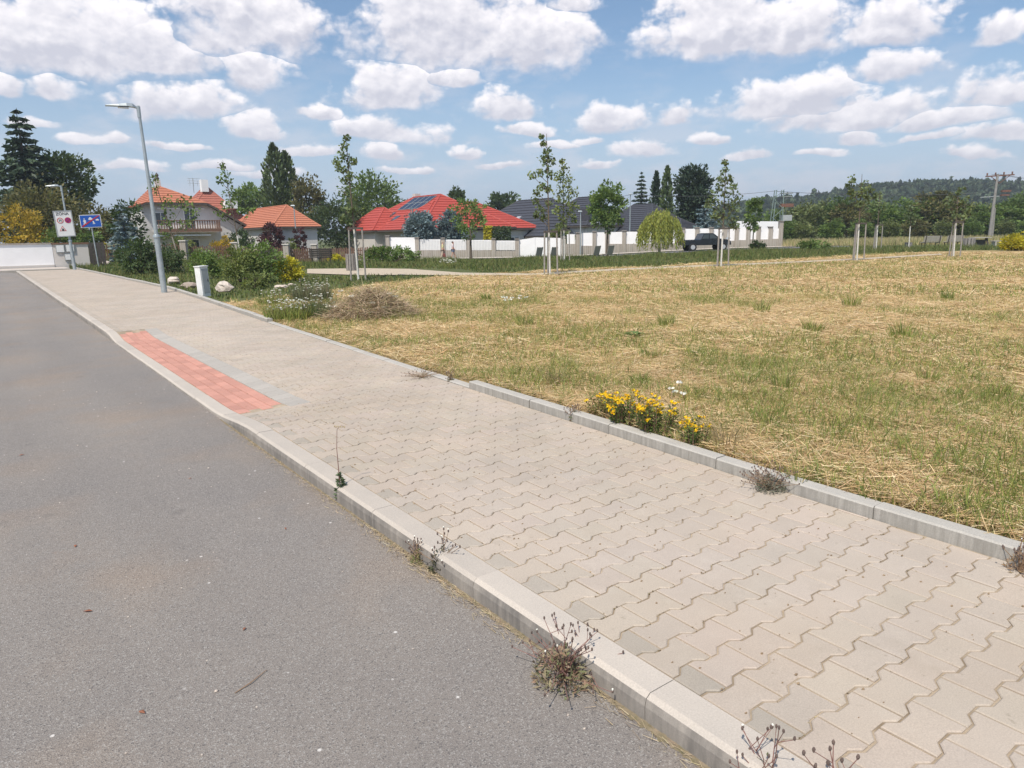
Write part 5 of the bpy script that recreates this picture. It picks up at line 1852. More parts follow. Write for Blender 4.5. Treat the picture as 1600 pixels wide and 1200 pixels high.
# ------------------------------------------------------------------ benches, loungers, bins
def bench(label, px, py, D, w, facing, mat='dark_timber', group='park benches'):
    p = place(px, D)
    t = empty('park_bench', p, facing, label, 'bench', group)
    for i in range(4):
        MB().box((0, -.20 + i * .125, .45), (w, .10, .04)).build('seat_slat', mat, t)
    for i in range(4):
        o = MB().box((0, .0, 0), (w, .032, .095)).build('back_slat', mat, t, (0, .27 + i * .03, .56 + i * .115)); o.rotation_euler = (-.25, 0, 0)
    for s in (-1, 1):
        MB().beam((s * w * .4, -.2, 0), (s * w * .4, -.2, .43), .06, .05).beam((s * w * .4, .22, 0), (s * w * .4, .42, .98), .06, .05).beam((s * w * .4, -.22, .41), (s * w * .4, .26, .41), .05, .04).build('leg', 'dark_timber', t)
    return t


away = -YAW + math.pi                # backrest towards the camera
bench('dark slatted bench seen from behind, left of the tall thin sapling', 500, 415, 41, 1.25, away + .2)
bench('dark slatted bench partly hidden by the shrub bed', 421, 412, 44, 1.1, away)
bench('pale slatted bench, left of the two at the right', 1456, 386, 60, 1.45, away, 'pale_timber')
bench('pale slatted bench, right of the two at the right', 1491, 385, 60, 1.35, away, 'pale_timber')


def lounger(label, px, D, rz):
    p = place(px, D)
    t = empty('park_lounger', p, rz, label, 'lounger', 'slatted loungers on the green')
    for i in range(7):
        MB().box((0, -.35 + i * .13, .34), (.62, .11, .035)).build('seat_slat', 'grey_timber', t)
    for i in range(8):
        o = MB().box((0, 0, 0), (.62, .115, .035)).build('back_slat', 'pale_timber', t, (0, .52 + i * .055, .40 + i * .105)); o.rotation_euler = (1.08, 0, 0)
    for s in (-1, 1):
        MB().beam((s * .24, -.3, 0), (s * .24, -.3, .33), .05).beam((s * .24, .45, 0), (s * .24, .45, .36), .05).beam((s * .24, .46, .34), (s * .24, .92, 1.2), .05).build('leg', 'dark_timber', t)
    return t


for px, D, lab in ((838, 53, 'slatted lounger left of the tall white-stemmed sapling'), (861, 53.5, 'slatted lounger behind the tall white-stemmed sapling'),
                   (928, 54, 'slatted lounger before the white wall gate, left one'), (949, 54.5, 'slatted lounger left of the willow, right one')):
    lounger(lab, px, D, away + .35).scale = (.78, .78, .78)


def slat_bin(label, px, D, h, w=.42, mat='grey_timber'):
    p = place(px, D)
    t = empty('litter_bin', p, .4, label, 'bin', 'slatted litter bins')
    MB().lathe((0, 0, 0), [(w * .42, .05), (w * .42, h * .96)], 12).build('liner', 'sign_black', t)
    for k in range(12):
        a = 2 * math.pi * k / 12
        MB().box((math.cos(a) * w * .5, math.sin(a) * w * .5, h / 2), (.03, w * .20, h), a).build('slat', mat, t)
    return t


slat_bin('grey slatted litter bin beside the tall thin sapling', 546, 33.5, .80, .44)
slat_bin('grey slatted litter bin before the picnic table', 1517, 56, .75, .8)
slat_bin('small slatted litter bin below the short sapling', 1422, 57, .5, .5)
p = place(1533, 59)
t = empty('picnic_table', p, -YAW, 'pale picnic table with dark underside at the far right', 'table')
for i in range(5):
    MB().box((0, -.3 + i * .15, .76), (1.5, .14, .05)).build('top_board', 'pale_timber', t)
for s in (-1, 1):
    MB().beam((s * .55, -.35, 0), (s * .55, -.05, .73), .09).beam((s * .55, .35, 0), (s * .55, .05, .73), .09).build('leg', 'dark_timber', t)
MB().box((0, 0, .35), (1.0, .06, .5)).build('brace', 'dark_timber', t)
p = place(1562, 60)
t = empty('pale_crate', p, -YAW, 'pale low timber seat right of the picnic table', 'seat')
for i in range(4):
    MB().box((0, -.2 + i * .14, .45), (.9, .13, .06)).build('board', 'pale_timber', t)
MB().box((-.3, 0, .21), (.1, .5, .42)).build('leg', 'pale_timber', t)
MB().box((.3, 0, .21), (.1, .5, .42)).build('leg', 'pale_timber', t)

# ------------------------------------------------------------------ pickup truck
p = place(1102, 66.5)
t = empty('pickup_truck', p, 0, 'dark pickup truck parked facing right before the white wall', 'truck')
t.rotation_euler = (0, 0, -YAW + .12)
prof = [(-2.3, .52), (-2.32, 1.0), (-.75, 1.02), (-.70, 1.05), (-.45, 1.52), (-.1, 1.60), (.45, 1.58), (1.10, 1.10), (1.9, .98), (2.15, .86), (2.2, .52)]
MB().prism([(x, 0, z) for x, z in prof], (0, -.82, 0), (0, .82, 0)).build('body', 'car_paint', t, bevel=.05)
for s in (-1, 1):
    y = s * .825
    g = MB().prism([(-.60, 0, 1.10), (-.40, 0, 1.46), (.02, 0, 1.50), (.02, 0, 1.10)], (0, y, 0), (0, y + s * .012, 0)).build('side_window', 'window_glass', t)
    g = MB().prism([(.10, 0, 1.10), (.10, 0, 1.50), (.42, 0, 1.48), (.88, 0, 1.12)], (0, y, 0), (0, y + s * .012, 0)).build('side_window', 'window_glass', t)
    for x in (-1.45, 1.42):
        w_ = MB().tube([(x, s * .62, .36), (x, s * .86, .36)], .36, 18).build('wheel', 'tyre', t)
        MB().tube([(x, s * .855, .36), (x, s * .875, .36)], .21, 12).build('rim', 'aluminium', w_)
    MB().box((2.13, s * .6, .78), (.16, .3, .14)).build('headlight', 'curtain_white', t)
    MB().box((-2.31, s * .7, .86), (.06, .16, .22)).build('tail_light', 'sign_red', t)
MB().prism([(.50, -.68, 1.55), (1.08, -.74, 1.13), (1.08, .74, 1.13), (.50, .68, 1.55)], (.01, 0, .012), (.02, 0, .028)).build('windscreen', 'window_glass', t)

# ------------------------------------------------------------------ pedestrians
def skin_mesh(name, joints, edges, mat, sub=2):
    me = bpy.data.meshes.new('skel')
    me.from_pydata([j[0] for j in joints], edges, [])
    o = bpy.data.objects.new('skel', me); col.objects.link(o)
    md = o.modifiers.new('skin', 'SKIN')
    for i, j in enumerate(joints):
        v = me.skin_vertices[0].data[i]
        v.radius = (j[1], j[1]) if not isinstance(j[1], tuple) else j[1]
        v.use_root = (i == 0)
    s = o.modifiers.new('sub', 'SUBSURF'); s.levels = sub; s.render_levels = sub
    bpy.context.view_layer.update()
    m2 = bpy.data.meshes.new_from_object(o.evaluated_get(bpy.context.evaluated_depsgraph_get()))
    m2.name = name
    bpy.data.objects.remove(o)
    m2.materials.clear(); m2.materials.append(MATS[mat])
    for q_ in m2.polygons: q_.use_smooth = True
    return m2


def person(label, px, D, H, facing, top, bottom, hair, shorts, stride, long_hair=False):
    p = place(px, D)
    t = empty('person', Vector((p.x, p.y, p.z + .035)), facing, label, 'person')   # walks towards +x
    k = H / 1.72
    st = stride
    hip, sh_, nk = .93 * k, 1.40 * k, 1.48 * k
    J = [((0, 0, hip), (.14 * k, .12 * k)), ((0, 0, 1.15 * k), (.125 * k, .10 * k)), ((.01, 0, sh_ - .04), (.13 * k, .11 * k)), ((.015, 0, nk), .055 * k), ((.025, 0, 1.57 * k), (.078 * k, .085 * k)), ((.03, 0, 1.66 * k), (.08 * k, .09 * k)),
         ((.0, .19 * k, sh_), .058 * k), ((-.10 * k, .23 * k, 1.13 * k), .042 * k), ((.06 * k, .24 * k, .90 * k), .034 * k), ((.10 * k, .24 * k, .82 * k), .032 * k), ((.12 * k, .235 * k, .745 * k), .016 * k),
         ((.0, -.19 * k, sh_), .058 * k), ((.05 * k, -.23 * k, 1.13 * k), .042 * k), ((.20 * k, -.235 * k, .93 * k), .034 * k), ((.24 * k, -.235 * k, .86 * k), .032 * k), ((.27 * k, -.23 * k, .79 * k), .016 * k),
         ((0, .095 * k, .86 * k), .095 * k), ((st * .45, .10 * k, .49 * k), .062 * k), ((st * .95, .10 * k, .08 * k), .042 * k), ((st * .95 + .15 * k, .11 * k, .03 * k), .034 * k),
         ((0, -.095 * k, .86 * k), .095 * k), ((-st * .15, -.10 * k, .49 * k), .062 * k), ((-st * .85, -.10 * k, .10 * k), .042 * k), ((-st * .85 + .13 * k, -.11 * k, .03 * k), .034 * k)]
    E = [(0, 1), (1, 2), (2, 3), (3, 4), (4, 5), (2, 6), (6, 7), (7, 8), (8, 9), (9, 10), (2, 11), (11, 12), (12, 13), (13, 14), (14, 15), (0, 16), (16, 17), (17, 18), (18, 19), (0, 20), (20, 21), (21, 22), (22, 23)]
    link('body', skin_mesh('body', J, E, 'skin', 1), t)
    g = 1.16
    idx = [0, 1, 2, 6, 7, 11, 12]
    mp = {a: i for i, a in enumerate(idx)}
    sc = lambda r: tuple(x * g for x in r) if isinstance(r, tuple) else r * g
    J2 = [(J[i][0], sc(J[i][1])) for i in idx]
    link('shirt', skin_mesh('shirt', J2, [(mp[a], mp[b]) for a, b in E if a in mp and b in mp], top, 1), t)
    idx = [0, 16, 17, 20, 21] + ([] if shorts else [18, 22]); mp = {a: i for i, a in enumerate(idx)}
    g = 1.2 if shorts else 1.35
    J3 = [(J[i][0], sc(J[i][1])) for i in idx]
    if shorts:
        J3[2] = (tuple(np.array(J[16][0]) * .4 + np.array(J[17][0]) * .6), .085 * k); J3[4] = (tuple(np.array(J[20][0]) * .4 + np.array(J[21][0]) * .6), .085 * k)
    link('trousers', skin_mesh('trousers', J3, [(mp[a], mp[b]) for a, b in E if a in mp and b in mp], bottom, 1), t)
    hj = [((.0, 0, 1.69 * k), .098 * k), ((-.035 * k, 0, 1.63 * k), .095 * k)] + ([((-.06 * k, 0, 1.48 * k), .07 * k)] if long_hair else [((-.04 * k, 0, 1.58 * k), .075 * k)])
    link('hair', skin_mesh('hair', hj, [(0, 1), (1, 2)], hair, 1), t)
    for i in (19, 23):
        c = J[i][0]
        MB().blob((c[0] - .05 * k, c[1], .02), (.13 * k, .05 * k, .045 * k), 3, 8, 5, .03).build('shoe', 'seed_dark', t)
    return t


walk = -YAW
per1 = person('pedestrian in a pale yellow top and beige trousers, carrying a dark red bag', 691, 65.5, 1.66, walk, 'yellow_cloth', 'beige_cloth', 'blond_hair', False, .30)
b_ = per1.location + Vector((R0.x * .13, R0.y * .13, 0))
bag = empty('shoulder_bag', (per1.location.x + R0.x * .13 - HEAD.x * .26, per1.location.y + R0.y * .13 - HEAD.y * .26, per1.location.z), walk, 'dark red bag carried by the pedestrian in yellow', 'bag')
MB().box((0, 0, .42), (.30, .14, .34), top=.75).build('pouch', 'maroon_bag', bag, bevel=.03)
MB().tube([(-.1, 0, .57), (-.04, 0, .76), (.04, 0, .76), (.1, 0, .57)], .012, 6).build('handle', 'maroon_bag', bag)
person('pedestrian with dark hair in a pinkish white top and blue shorts', 707, 67.2, 1.66, walk, 'pink_white_cloth', 'denim', 'dark_hair', True, .26, True)

# ------------------------------------------------------------------ power line, transformer
D = 84.0
p = place(1548, D)
ph = zat(1556, 272, D) - p.z
t = empty('power_pole', p, -YAW, 'concrete power pole with crossarm and rusty switchgear at the far right', 'pole')
MB().tube([(0, 0, -.1), (.05, 0, ph * .55), (.10, 0, ph)], [.19, .155, .12], 10).build('shaft', 'concrete_pole', t)
MB().tube([(.40, .15, -.1), (.28, .1, ph * .5)], [.15, .12], 10).build('strut', 'concrete_pole', t)
o = MB().beam((-1.25, 0, ph - .25), (2.0, 0, ph - .1), .12, .14).build('crossarm', 'rusty_metal', t)
for i in range(4):
    MB().lathe((-1.1 + i * .95, 0, ph - .16 + i * .04), [(.05, 0), (.10, .08), (.06, .14), (.10, .2), (.05, .30)], 8).build('insulator', 'rusty_metal', o)
MB().beam((.42, 0, ph - 1.0), (-.6, 0, ph - .3), .06).beam((.42, 0, ph - 1.0), (1.5, 0, ph - .2), .06).build('stay', 'rusty_metal', t)
o = MB().box((1.15, -.2, ph - 1.9), (1.0, .3, .22)).box((1.05, -.2, ph - 2.35), (.9, .3, .16)).build('switchgear', 'rusty_metal', t)
MB().beam((-1.6, 0, ph - 2.55), (.6, 0, ph - 2.45), .10, .10).build('lower_arm', 'sign_grey', t)
D2 = 78.0
p2 = place(1211, D2)
t = empty('transformer_tower', p2, -YAW, 'green lattice transformer mast with an orange platform at the end of the white wall', 'mast')
h2 = zat(1214, 297, D2) - p2.z
mb = MB()
for sx in (-.6, .6):
    for sy in (-.5, .5):
        mb.beam((sx, sy, 0), (sx * .62 + .2, sy * .6, h2), .08)
for i in range(6):
    z0, z1 = h2 * i / 6, h2 * (i + 1) / 6
    s_ = 1 if i % 2 else -1
    mb.beam((-s_ * .55, -.45, z0), (s_ * .5 + .1, -.42, z1), .05)
mb.build('lattice', 'green_metal', t)
MB().box((1.05, 0, h2 - 1.6), (1.3, .8, .35)).build('transformer', 'rusty_metal', t)
MB().box((1.0, 0, h2 - .35), (1.2, .6, .08)).box((1.0, 0, h2 - .7), (1.1, .5, .06)).build('platform', 'sign_grey', t)
MB().box((1.1, -.1, h2 - 2.9), (1.0, .6, .6)).build('switch_box', 'box_grey', t)


def cable(label, a, b, sag, r=.018):
    a, b = Vector(a), Vector(b)
    pts = [a.lerp(b, i / 14) - Vector((0, 0, sag * 4 * (i / 14) * (1 - i / 14))) for i in range(15)]
    o = MB().tube([q_ - a for q_ in pts], r, 4, False).build('power_cable', 'black_cable', None, a)
    return tag(o, label, 'cable', 'overhead power lines')


top = pt(1556, 275, 84); lo_ = pt(1530, 302, 84)
cable('upper power cable from the pole off to the right', top + Vector((.5, 0, .25)), pt(1760, 285, 100), .5)
cable('middle power cable from the pole off to the right', top + Vector((-.4, .3, .2)), pt(1760, 278, 100), .5)
cable('long pale power cable from the pole to the lattice mast', lo_, pt(1214, 299, 78), .3, .022)
cable('power cable running from the lattice mast towards the dark pine', pt(1214, 298, 78), pt(985, 304, 78.2), .35)
cable('power cable from the thin pole to the far dark roof', pt(985, 304, 78.2), pt(905, 312, 90), .25)
cable('faint power cable from the pole top towards the wood', pt(1540, 290, 84), pt(1400, 283, 150), .6)
cable('faint cable crossing the sky by the blue sign', pt(95, 328, 90), pt(300, 306, 100), .3)
# ------------------------------------------------------------------ meadow: straw, dry blades, green tufts
def field_points(n, r0, r1, a0=-4, a1=80, power=1.0, margin=.13):
    """random places on the field between two ranges of distance"""
    r = np.sqrt(rng.uniform(r0 ** 2, r1 ** 2, n)) if power == 1.0 else r0 + (r1 - r0) * rng.random(n) ** power
    a = np.radians(rng.uniform(a0, a1, n))
    x, y = r * np.sin(a), r * np.cos(a)
    e = np.interp(y, [p[1] for p in RE], [p[0] for p in RE]) + margin
    k = x > e
    return x[k], y[k]


PATHX = np.array([[p[0], p[1]] for p in dens(pl, 12)]); PATHY = np.array([[p[0], p[1]] for p in dens(pr, 12)])


def off_path(x, y):
    k = np.ones(len(x), bool)
    mid = (PATHX + PATHY) / 2; half = np.linalg.norm(PATHX - PATHY, axis=1) / 2
    for i in range(0, len(x), 20000):
        d = np.hypot(x[i:i + 20000, None] - mid[None, :, 0], y[i:i + 20000, None] - mid[None, :, 1])
        j = d.argmin(1)
        k[i:i + 20000] = d[np.arange(len(j)), j] > half[j] * .95 + .03
    return k


def gz(x, y):
    return tz(x, y) + .022 * (fbm(x * 1.7, y * 1.7, 4) - .5)


def blades(name, x, y, z, L, wid, A, bend, tint, mat):
    """bent blades of two quads; A unit direction"""
    n = len(x)
    base = np.stack([x, y, z], -1)
    side = unit(np.cross(A, rng.normal(size=(n, 3)))) * (wid * .5)[:, None]
    mid = base + A * (L * .55)[:, None]
    tip = base + A * (L * .96)[:, None] + bend * L[:, None]
    V = np.stack([base - side, base + side, mid + side * .8, mid - side * .8, tip + side * .15, tip - side * .15], 1)
    i = np.arange(n)[:, None] * 6
    F = np.concatenate([i + np.array([[0, 1, 2, 3]]), i + np.array([[3, 2, 4, 5]])], 0)
    return npmesh(name, V.reshape(-1, 3), F, mat, np.repeat(tint, 6, 0))


def straws(name, x, y, z, L, wid, A, tint, mat):
    n = len(x)
    base = np.stack([x, y, z], -1)
    side = unit(np.cross(A, np.array([0, 0, 1.0]) + rng.normal(size=(n, 3)) * .4)) * (wid * .5)[:, None]
    a, b = base - A * (L * .5)[:, None], base + A * (L * .5)[:, None]
    V = np.stack([a - side, a + side, b + side * .6, b - side * .6], 1)
    return npmesh(name, V.reshape(-1, 3), np.arange(n * 4).reshape(-1, 4), mat, np.repeat(tint, 4, 0))


def pal(n, cols, jit=.18):
    c = np.array(cols)[rng.integers(0, len(cols), n)]
    return c * rng.uniform(1 - jit, 1 + jit, (n, 1)) * rng.uniform(.95, 1.05, (n, 3))


STRAW = [(.66, .49, .26), (.74, .585, .34), (.58, .415, .21), (.77, .635, .40), (.47, .335, .17), (.64, .43, .24)]
DRYB = [(.53, .43, .17), (.45, .39, .13), (.59, .47, .21), (.38, .37, .11), (.52, .38, .16)]
GREEN = [(.21, .26, .065), (.28, .32, .08), (.17, .22, .06), (.32, .33, .09), (.23, .25, .09)]


def greenness(x, y):
    """0 dry .. 1 green, in patches"""
    g = fbm(x * .55, y * .55, 31) * .6 + fbm(x * 2.3, y * 2.3, 47) * .4
    return g


def lay_hay(n, r0, r1, Lm, wm, name):
    x, y = field_points(n, r0, r1)
    g = fbm(x * .9, y * .9, 15)
    k = (mown(x, y) > .5) & (rng.random(len(x)) < np.clip(.45 + 1.6 * (g - .35), .2, 1)) & off_path(x, y)
    x, y = x[k], y[k]; m_ = len(x)
    a = rng.uniform(0, 2 * np.pi, m_) * .6 + 3.0 * fbm(x * .8, y * .8, 3)
    A = unit(np.stack([np.cos(a), np.sin(a), rng.normal(size=m_) * .16], -1))
    z = gz(x, y) + rng.uniform(.008, .055, m_) * (.4 + 1.2 * fbm(x * .9, y * .9, 15))
    return tag(link(name, straws(name, x, y, z, Lm * rng.uniform(.4, 1.5, m_), wm * rng.uniform(.6, 1.4, m_), A, pal(m_, STRAW), 'straw')),
               kind='stuff')


for i, (n, r0, r1, Lm, wm) in enumerate(((150000, 2.5, 8, .17, .0032), (200000, 8, 18, .22, .0055), (150000, 18, 34, .30, .012), (70000, 30, 52, .4, .02))):
    o = lay_hay(n, r0, r1, Lm, wm, 'mown_hay')
    tag(o, ['mown straw lying on the near meadow', 'mown straw on the middle of the meadow', 'mown straw towards the far meadow', 'mown straw at the far right of the meadow'][i], 'hay')


def stand(n, r0, r1, Lm, wm, cols, cond, label, cat, name, mat='grass', lean=.35):
    x, y = field_points(n, r0, r1)
    k = cond(x, y) & off_path(x, y)
    x, y = x[k], y[k]; m_ = len(x)
    A = unit(np.stack([rng.normal(size=m_) * lean, rng.normal(size=m_) * lean, np.ones(m_)], -1))
    bend = np.stack([rng.normal(size=m_) * .25, rng.normal(size=m_) * .25, -.05 * np.ones(m_)], -1)
    L = Lm * rng.uniform(.35, 1.35, m_) * (.6 + .8 * fbm(x * 1.3, y * 1.3, 77))
    return tag(link(name, blades(name, x, y, gz(x, y) - .005, L, wm * rng.uniform(.6, 1.4, m_), A, bend, pal(m_, cols), mat)), label, cat, kind='stuff')


dry = lambda x, y: (mown(x, y) > .5) & (rng.random(len(x)) < np.clip(.25 + 1.5 * (fbm(x * .7, y * .7, 61) - .4), .08, .8))
grn = lambda x, y: (mown(x, y) > .5) & (rng.random(len(x)) < np.clip((greenness(x, y) - .458) * 7.5, .04, .85))
grnf = lambda x, y: (mown(x, y) > .5) & (rng.random(len(x)) < np.clip((fbm((x * HEAD.x + y * HEAD.y) * .35, (x * R0.x + y * R0.y) * .09, 12) - .40) * 5, .06, .9))
stand(70000, 2.5, 8, .10, .0032, DRYB, dry, 'short dry grass blades on the near meadow', 'grass', 'dry_grass', lean=.5)
stand(90000, 8, 18, .12, .0055, DRYB, dry, 'short dry grass blades in the middle meadow', 'grass', 'dry_grass', lean=.5)
stand(90000, 18, 48, .15, .014, DRYB, dry, 'short dry grass blades in the far meadow', 'grass', 'dry_grass', lean=.5)
stand(90000, 2.5, 8, .15, .0046, GREEN, grn, 'green grass regrowing in patches on the near meadow', 'grass', 'green_grass')
stand(110000, 8, 18, .14, .007, GREEN, grn, 'green grass regrowing in patches in the middle meadow', 'grass', 'green_grass')
stand(90000, 18, 48, .17, .016, GREEN, grnf, 'green grass regrowing in patches in the far meadow', 'grass', 'green_grass')
# unmown green meadow beyond the path
x, y = field_points(150000, 20, 66, -2, 74)
D_ = x * HEAD.x + y * HEAD.y
k = (mown(x, y) < .5) & off_path(x, y) & (D_ < 60)
x, y = x[k], y[k]; m_ = len(x)
A = unit(np.stack([rng.normal(size=m_) * .35, rng.normal(size=m_) * .35, np.ones(m_)], -1))
tall = .09 + .20 * ss(.35, .7, fbm(x * .25, y * .25, 88)) * ss(30, 40, x * HEAD.x + y * HEAD.y)
G2 = [(.115, .155, .045), (.15, .185, .05), (.095, .13, .042), (.18, .20, .06), (.21, .19, .075)]
tag(link('meadow_grass', blades('meadow_grass', x, y, tz(x, y), tall * rng.uniform(.6, 1.4, m_), rng.uniform(.02, .05, m_), A, A * .05 + rng.normal(size=(m_, 3)) * .18, pal(m_, G2), 'grass')),
    'unmown green grass between the path and the far street', 'grass', kind='stuff')
# pale dry verge before the wood, right of the wall
px_r = rng.uniform(1225, 1640, 14000); D_r = rng.uniform(70, 88, 14000)
pos = np.array([spot(a, b)[:] for a, b in zip(px_r, D_r)])
m_ = len(pos)
A = unit(np.stack([rng.normal(size=m_) * .3, rng.normal(size=m_) * .3, np.ones(m_)], -1))
tag(link('dry_verge', blades('dry_verge', pos[:, 0], pos[:, 1], pos[:, 2] - .15, rng.uniform(.5, .95, m_), np.full(m_, .06), A, A * .05, pal(m_, [(.50, .42, .22), (.42, .36, .19), (.30, .30, .12)]), 'grass')),
    'tall pale dry grass before the belt of trees', 'grass', kind='stuff')
# thick tufts of coarse grass that stand out
tuft_at = [(1200, 668, .17, 0), (1165, 606, .2, 0), (1225, 612, .2, 0), (1135, 700, .26, 1), (1560, 620, .16, 0), (1450, 600, .16, 0), (1325, 570, .17, 0), (1410, 525, .22, 0),
           (1040, 510, .2, 0), (1190, 490, .24, 0), (1270, 520, .2, 0), (1480, 470, .25, 0), (1330, 480, .26, 0), (1250, 750, .10, 0), (1300, 745, .12, 0), (1470, 800, .13, 0), (1520, 795, .12, 0),
           (1545, 690, .14, 0), (940, 560, .15, 0), (820, 510, .2, 0), (760, 470, .25, 0), (1020, 560, .14, 0), (1380, 780, .11, 0), (1090, 560, .18, 0), (870, 600, .14, 1), (1000, 600, .13, 0)]
words = ['beside the yellow flowers', 'by the edging']
for i, (px, py, h, d) in enumerate(tuft_at):
    p = gpt(px, py); m_ = int(60 + 40 * rng.random()); h *= rng.uniform(.75, 1.1)
    a = rng.uniform(0, 6.28, m_); rr = rng.uniform(.05, .11) * rng.random(m_) ** .5 * (1 + p.length * .06)
    A = unit(np.stack([np.cos(a) * .35 * rng.random(m_), np.sin(a) * .35 * rng.random(m_), np.ones(m_)], -1))
    me = blades('grass_tuft', np.cos(a) * rr, np.sin(a) * rr, np.full(m_, -.01), h * rng.uniform(.5, 1.25, m_), np.full(m_, .004 + p.length * .0005), A,
                np.stack([np.cos(a) * .2, np.sin(a) * .2, -.05 * np.ones(m_)], -1), pal(m_, [(.42, .33, .18), (.34, .27, .14)] if d else GREEN), 'grass')
    o = link('grass_tuft', me, None, (p.x, p.y, float(gz(p.x, p.y))))
    band = lambda v: 'strip beside the edging' if v > 690 else ('near meadow' if v > 590 else ('middle meadow' if v > 505 else 'far meadow'))
    row = sorted(q_[0] for q_ in tuft_at if band(q_[1]) == band(py))
    tag(o, '%s grass tuft, %s from the left in the %s' % ('dry brown' if d else 'coarse green', ORD[row.index(px)], band(py)), 'grass tuft', 'grass tufts on the meadow')

# ------------------------------------------------------------------ weeds and flowers
def rv(s=1.0):
    return Vector(rng.normal(size=3)) * s


def seed_weed(label, p, h, r, n, mat='purple_stem', seed=1, leafy=60, leafcol=((.27, .24, .14), (.38, .30, .20), (.19, .20, .10), (.33, .22, .15)), head=.0065, group='weeds along the kerb', lean=(0, 0), branch=2):
    t = empty('weed', p, 0, label, 'weed', group)
    rr = random.Random(seed)
    st, hd, fl = MB(), MB(), MB()
    for k in range(n):
        a = rr.uniform(0, 6.28); q_ = rr.random() ** .6
        hh = h * rr.uniform(.45, 1.1)
        tip = Vector((math.cos(a) * r * q_ + lean[0] * hh, math.sin(a) * r * q_ + lean[1] * hh, hh * (1.05 - .55 * q_)))
        mid = Vector((tip.x * .40, tip.y * .40, tip.z * .62)) + Vector((rr.uniform(-.01, .01), rr.uniform(-.01, .01), 0))
        st.tube([(0, 0, 0), mid, tip], [.0022, .0017, .0012], 4)
        tips = [tip]
        for b in range(rr.randrange(branch + 1)):
            s_ = mid.lerp(tip, rr.uniform(.2, .7)); e_ = s_ + Vector((rr.uniform(-.05, .05), rr.uniform(-.05, .05), rr.uniform(.01, .06))) * (h / .22)
            st.tube([s_, e_], [.0014, .001], 4); tips.append(e_)
        for e_ in tips:
            hd.blob(e_ + Vector((0, 0, head * .6)), (head * .62, head * .62, head * 1.15), rr.randrange(99), 6, 4, .15)
            if rr.random() < .10:
                fl.blob(e_ + Vector((0, 0, head * 1.8)), (head * .55, head * .55, head * .5), rr.randrange(99), 5, 4, .3)
    tag(st.build('stem', mat, t), kind='stuff')
    tag(hd.build('seed_head', 'seed_dark', t), kind='stuff')
    if fl.v:
        tag(fl.build('seed_fluff', 'flower_white', t), kind='stuff')
    if leafy:
        a = rng.uniform(0, 6.28, leafy); q_ = rng.random(leafy)
        leafy = int(leafy * 1.5); a = rng.uniform(0, 6.28, leafy); q_ = rng.random(leafy) ** .7
        P = np.stack([np.cos(a) * r * .5 * q_, np.sin(a) * r * .5 * q_, h * .6 * rng.random(leafy) ** 1.3 * (1.1 - q_ * .8) + .004], -1)
        A = np.stack([np.cos(a) * .5, np.sin(a) * .5, np.full(leafy, .45)], -1) + rng.normal(size=(leafy, 3)) * .55
        tag(link('leaf', leaves('leaf', P, A, rng.uniform(.014, .04, leafy) * (h / .22), 'petal', pal(leafy, leafcol), .24), t), kind='stuff')
    return t


seed_weed('bushy weed with dark seed heads at the kerb foot, nearest and largest', gnd(884, 1058, 0) + Vector((-.01, 0, 0)), .21, .24, 30, 'purple_stem', 3, 520)
seed_weed('bare reddish weed stems at the bottom edge of the picture, at the kerb', gnd(1196, 1245, 0), .26, .11, 11, 'purple_stem', 9, 60, head=.0062)
seed_weed('thin weed with three seed heads at the bottom edge, right of the bare stems', gnd(1300, 1262, .10), .20, .10, 5, 'purple_stem', 14, 10, head=.0075)
seed_weed('dark branching weed at the kerb foot below the pavement middle', gnd(692, 892, 0), .22, .14, 12, 'dry_stem', 21, 260, ((.10, .10, .055), (.14, .125, .08), (.08, .085, .05)), .007)
seed_weed('greenish clump with dry litter left of the dark branching weed', gnd(655, 878, 0), .13, .09, 16, 'dry_stem', 22, 200, ((.20, .23, .07), (.30, .23, .12), (.15, .18, .06)), .006)
seed_weed('small upright dark weed right of the dark branching weed', gnd(723, 917, 0), .10, .015, 4, 'dry_stem', 23, 26, ((.12, .12, .07), (.10, .11, .06)), .005)
seed_weed('grey dry weed on the pavement against the edging, right of the yellow flowers', gnd(1203, 766, .10), .17, .17, 34, 'dry_stem', 31, 420, ((.24, .23, .18), (.19, .19, .14), (.16, .17, .11)), .006)
seed_weed('orange-brown dry weed at the right edge of the pavement', gnd(1592, 893, .10), .16, .12, 22, 'dry_stem', 32, 120, ((.36, .24, .13), (.28, .2, .12)), .007)
seed_weed('brown and green weed on the pavement left of the yellow flowers', gnd(897, 657, .10), .17, .09, 18, 'dry_stem', 33, 220, ((.22, .21, .13), (.15, .19, .08), (.26, .19, .12)), .006)
seed_weed('low dry tuft where the raised edging ends', gnd(660, 590, .10), .10, .24, 26, 'dry_stem', 34, 320, ((.40, .31, .20), (.33, .26, .16), (.22, .22, .11)), .005)
seed_weed('small dark plant at the end of the raised edging', gnd(704, 596, .10), .15, .07, 12, 'dry_stem', 35, 120, ((.18, .18, .09), (.24, .19, .12)), .006)
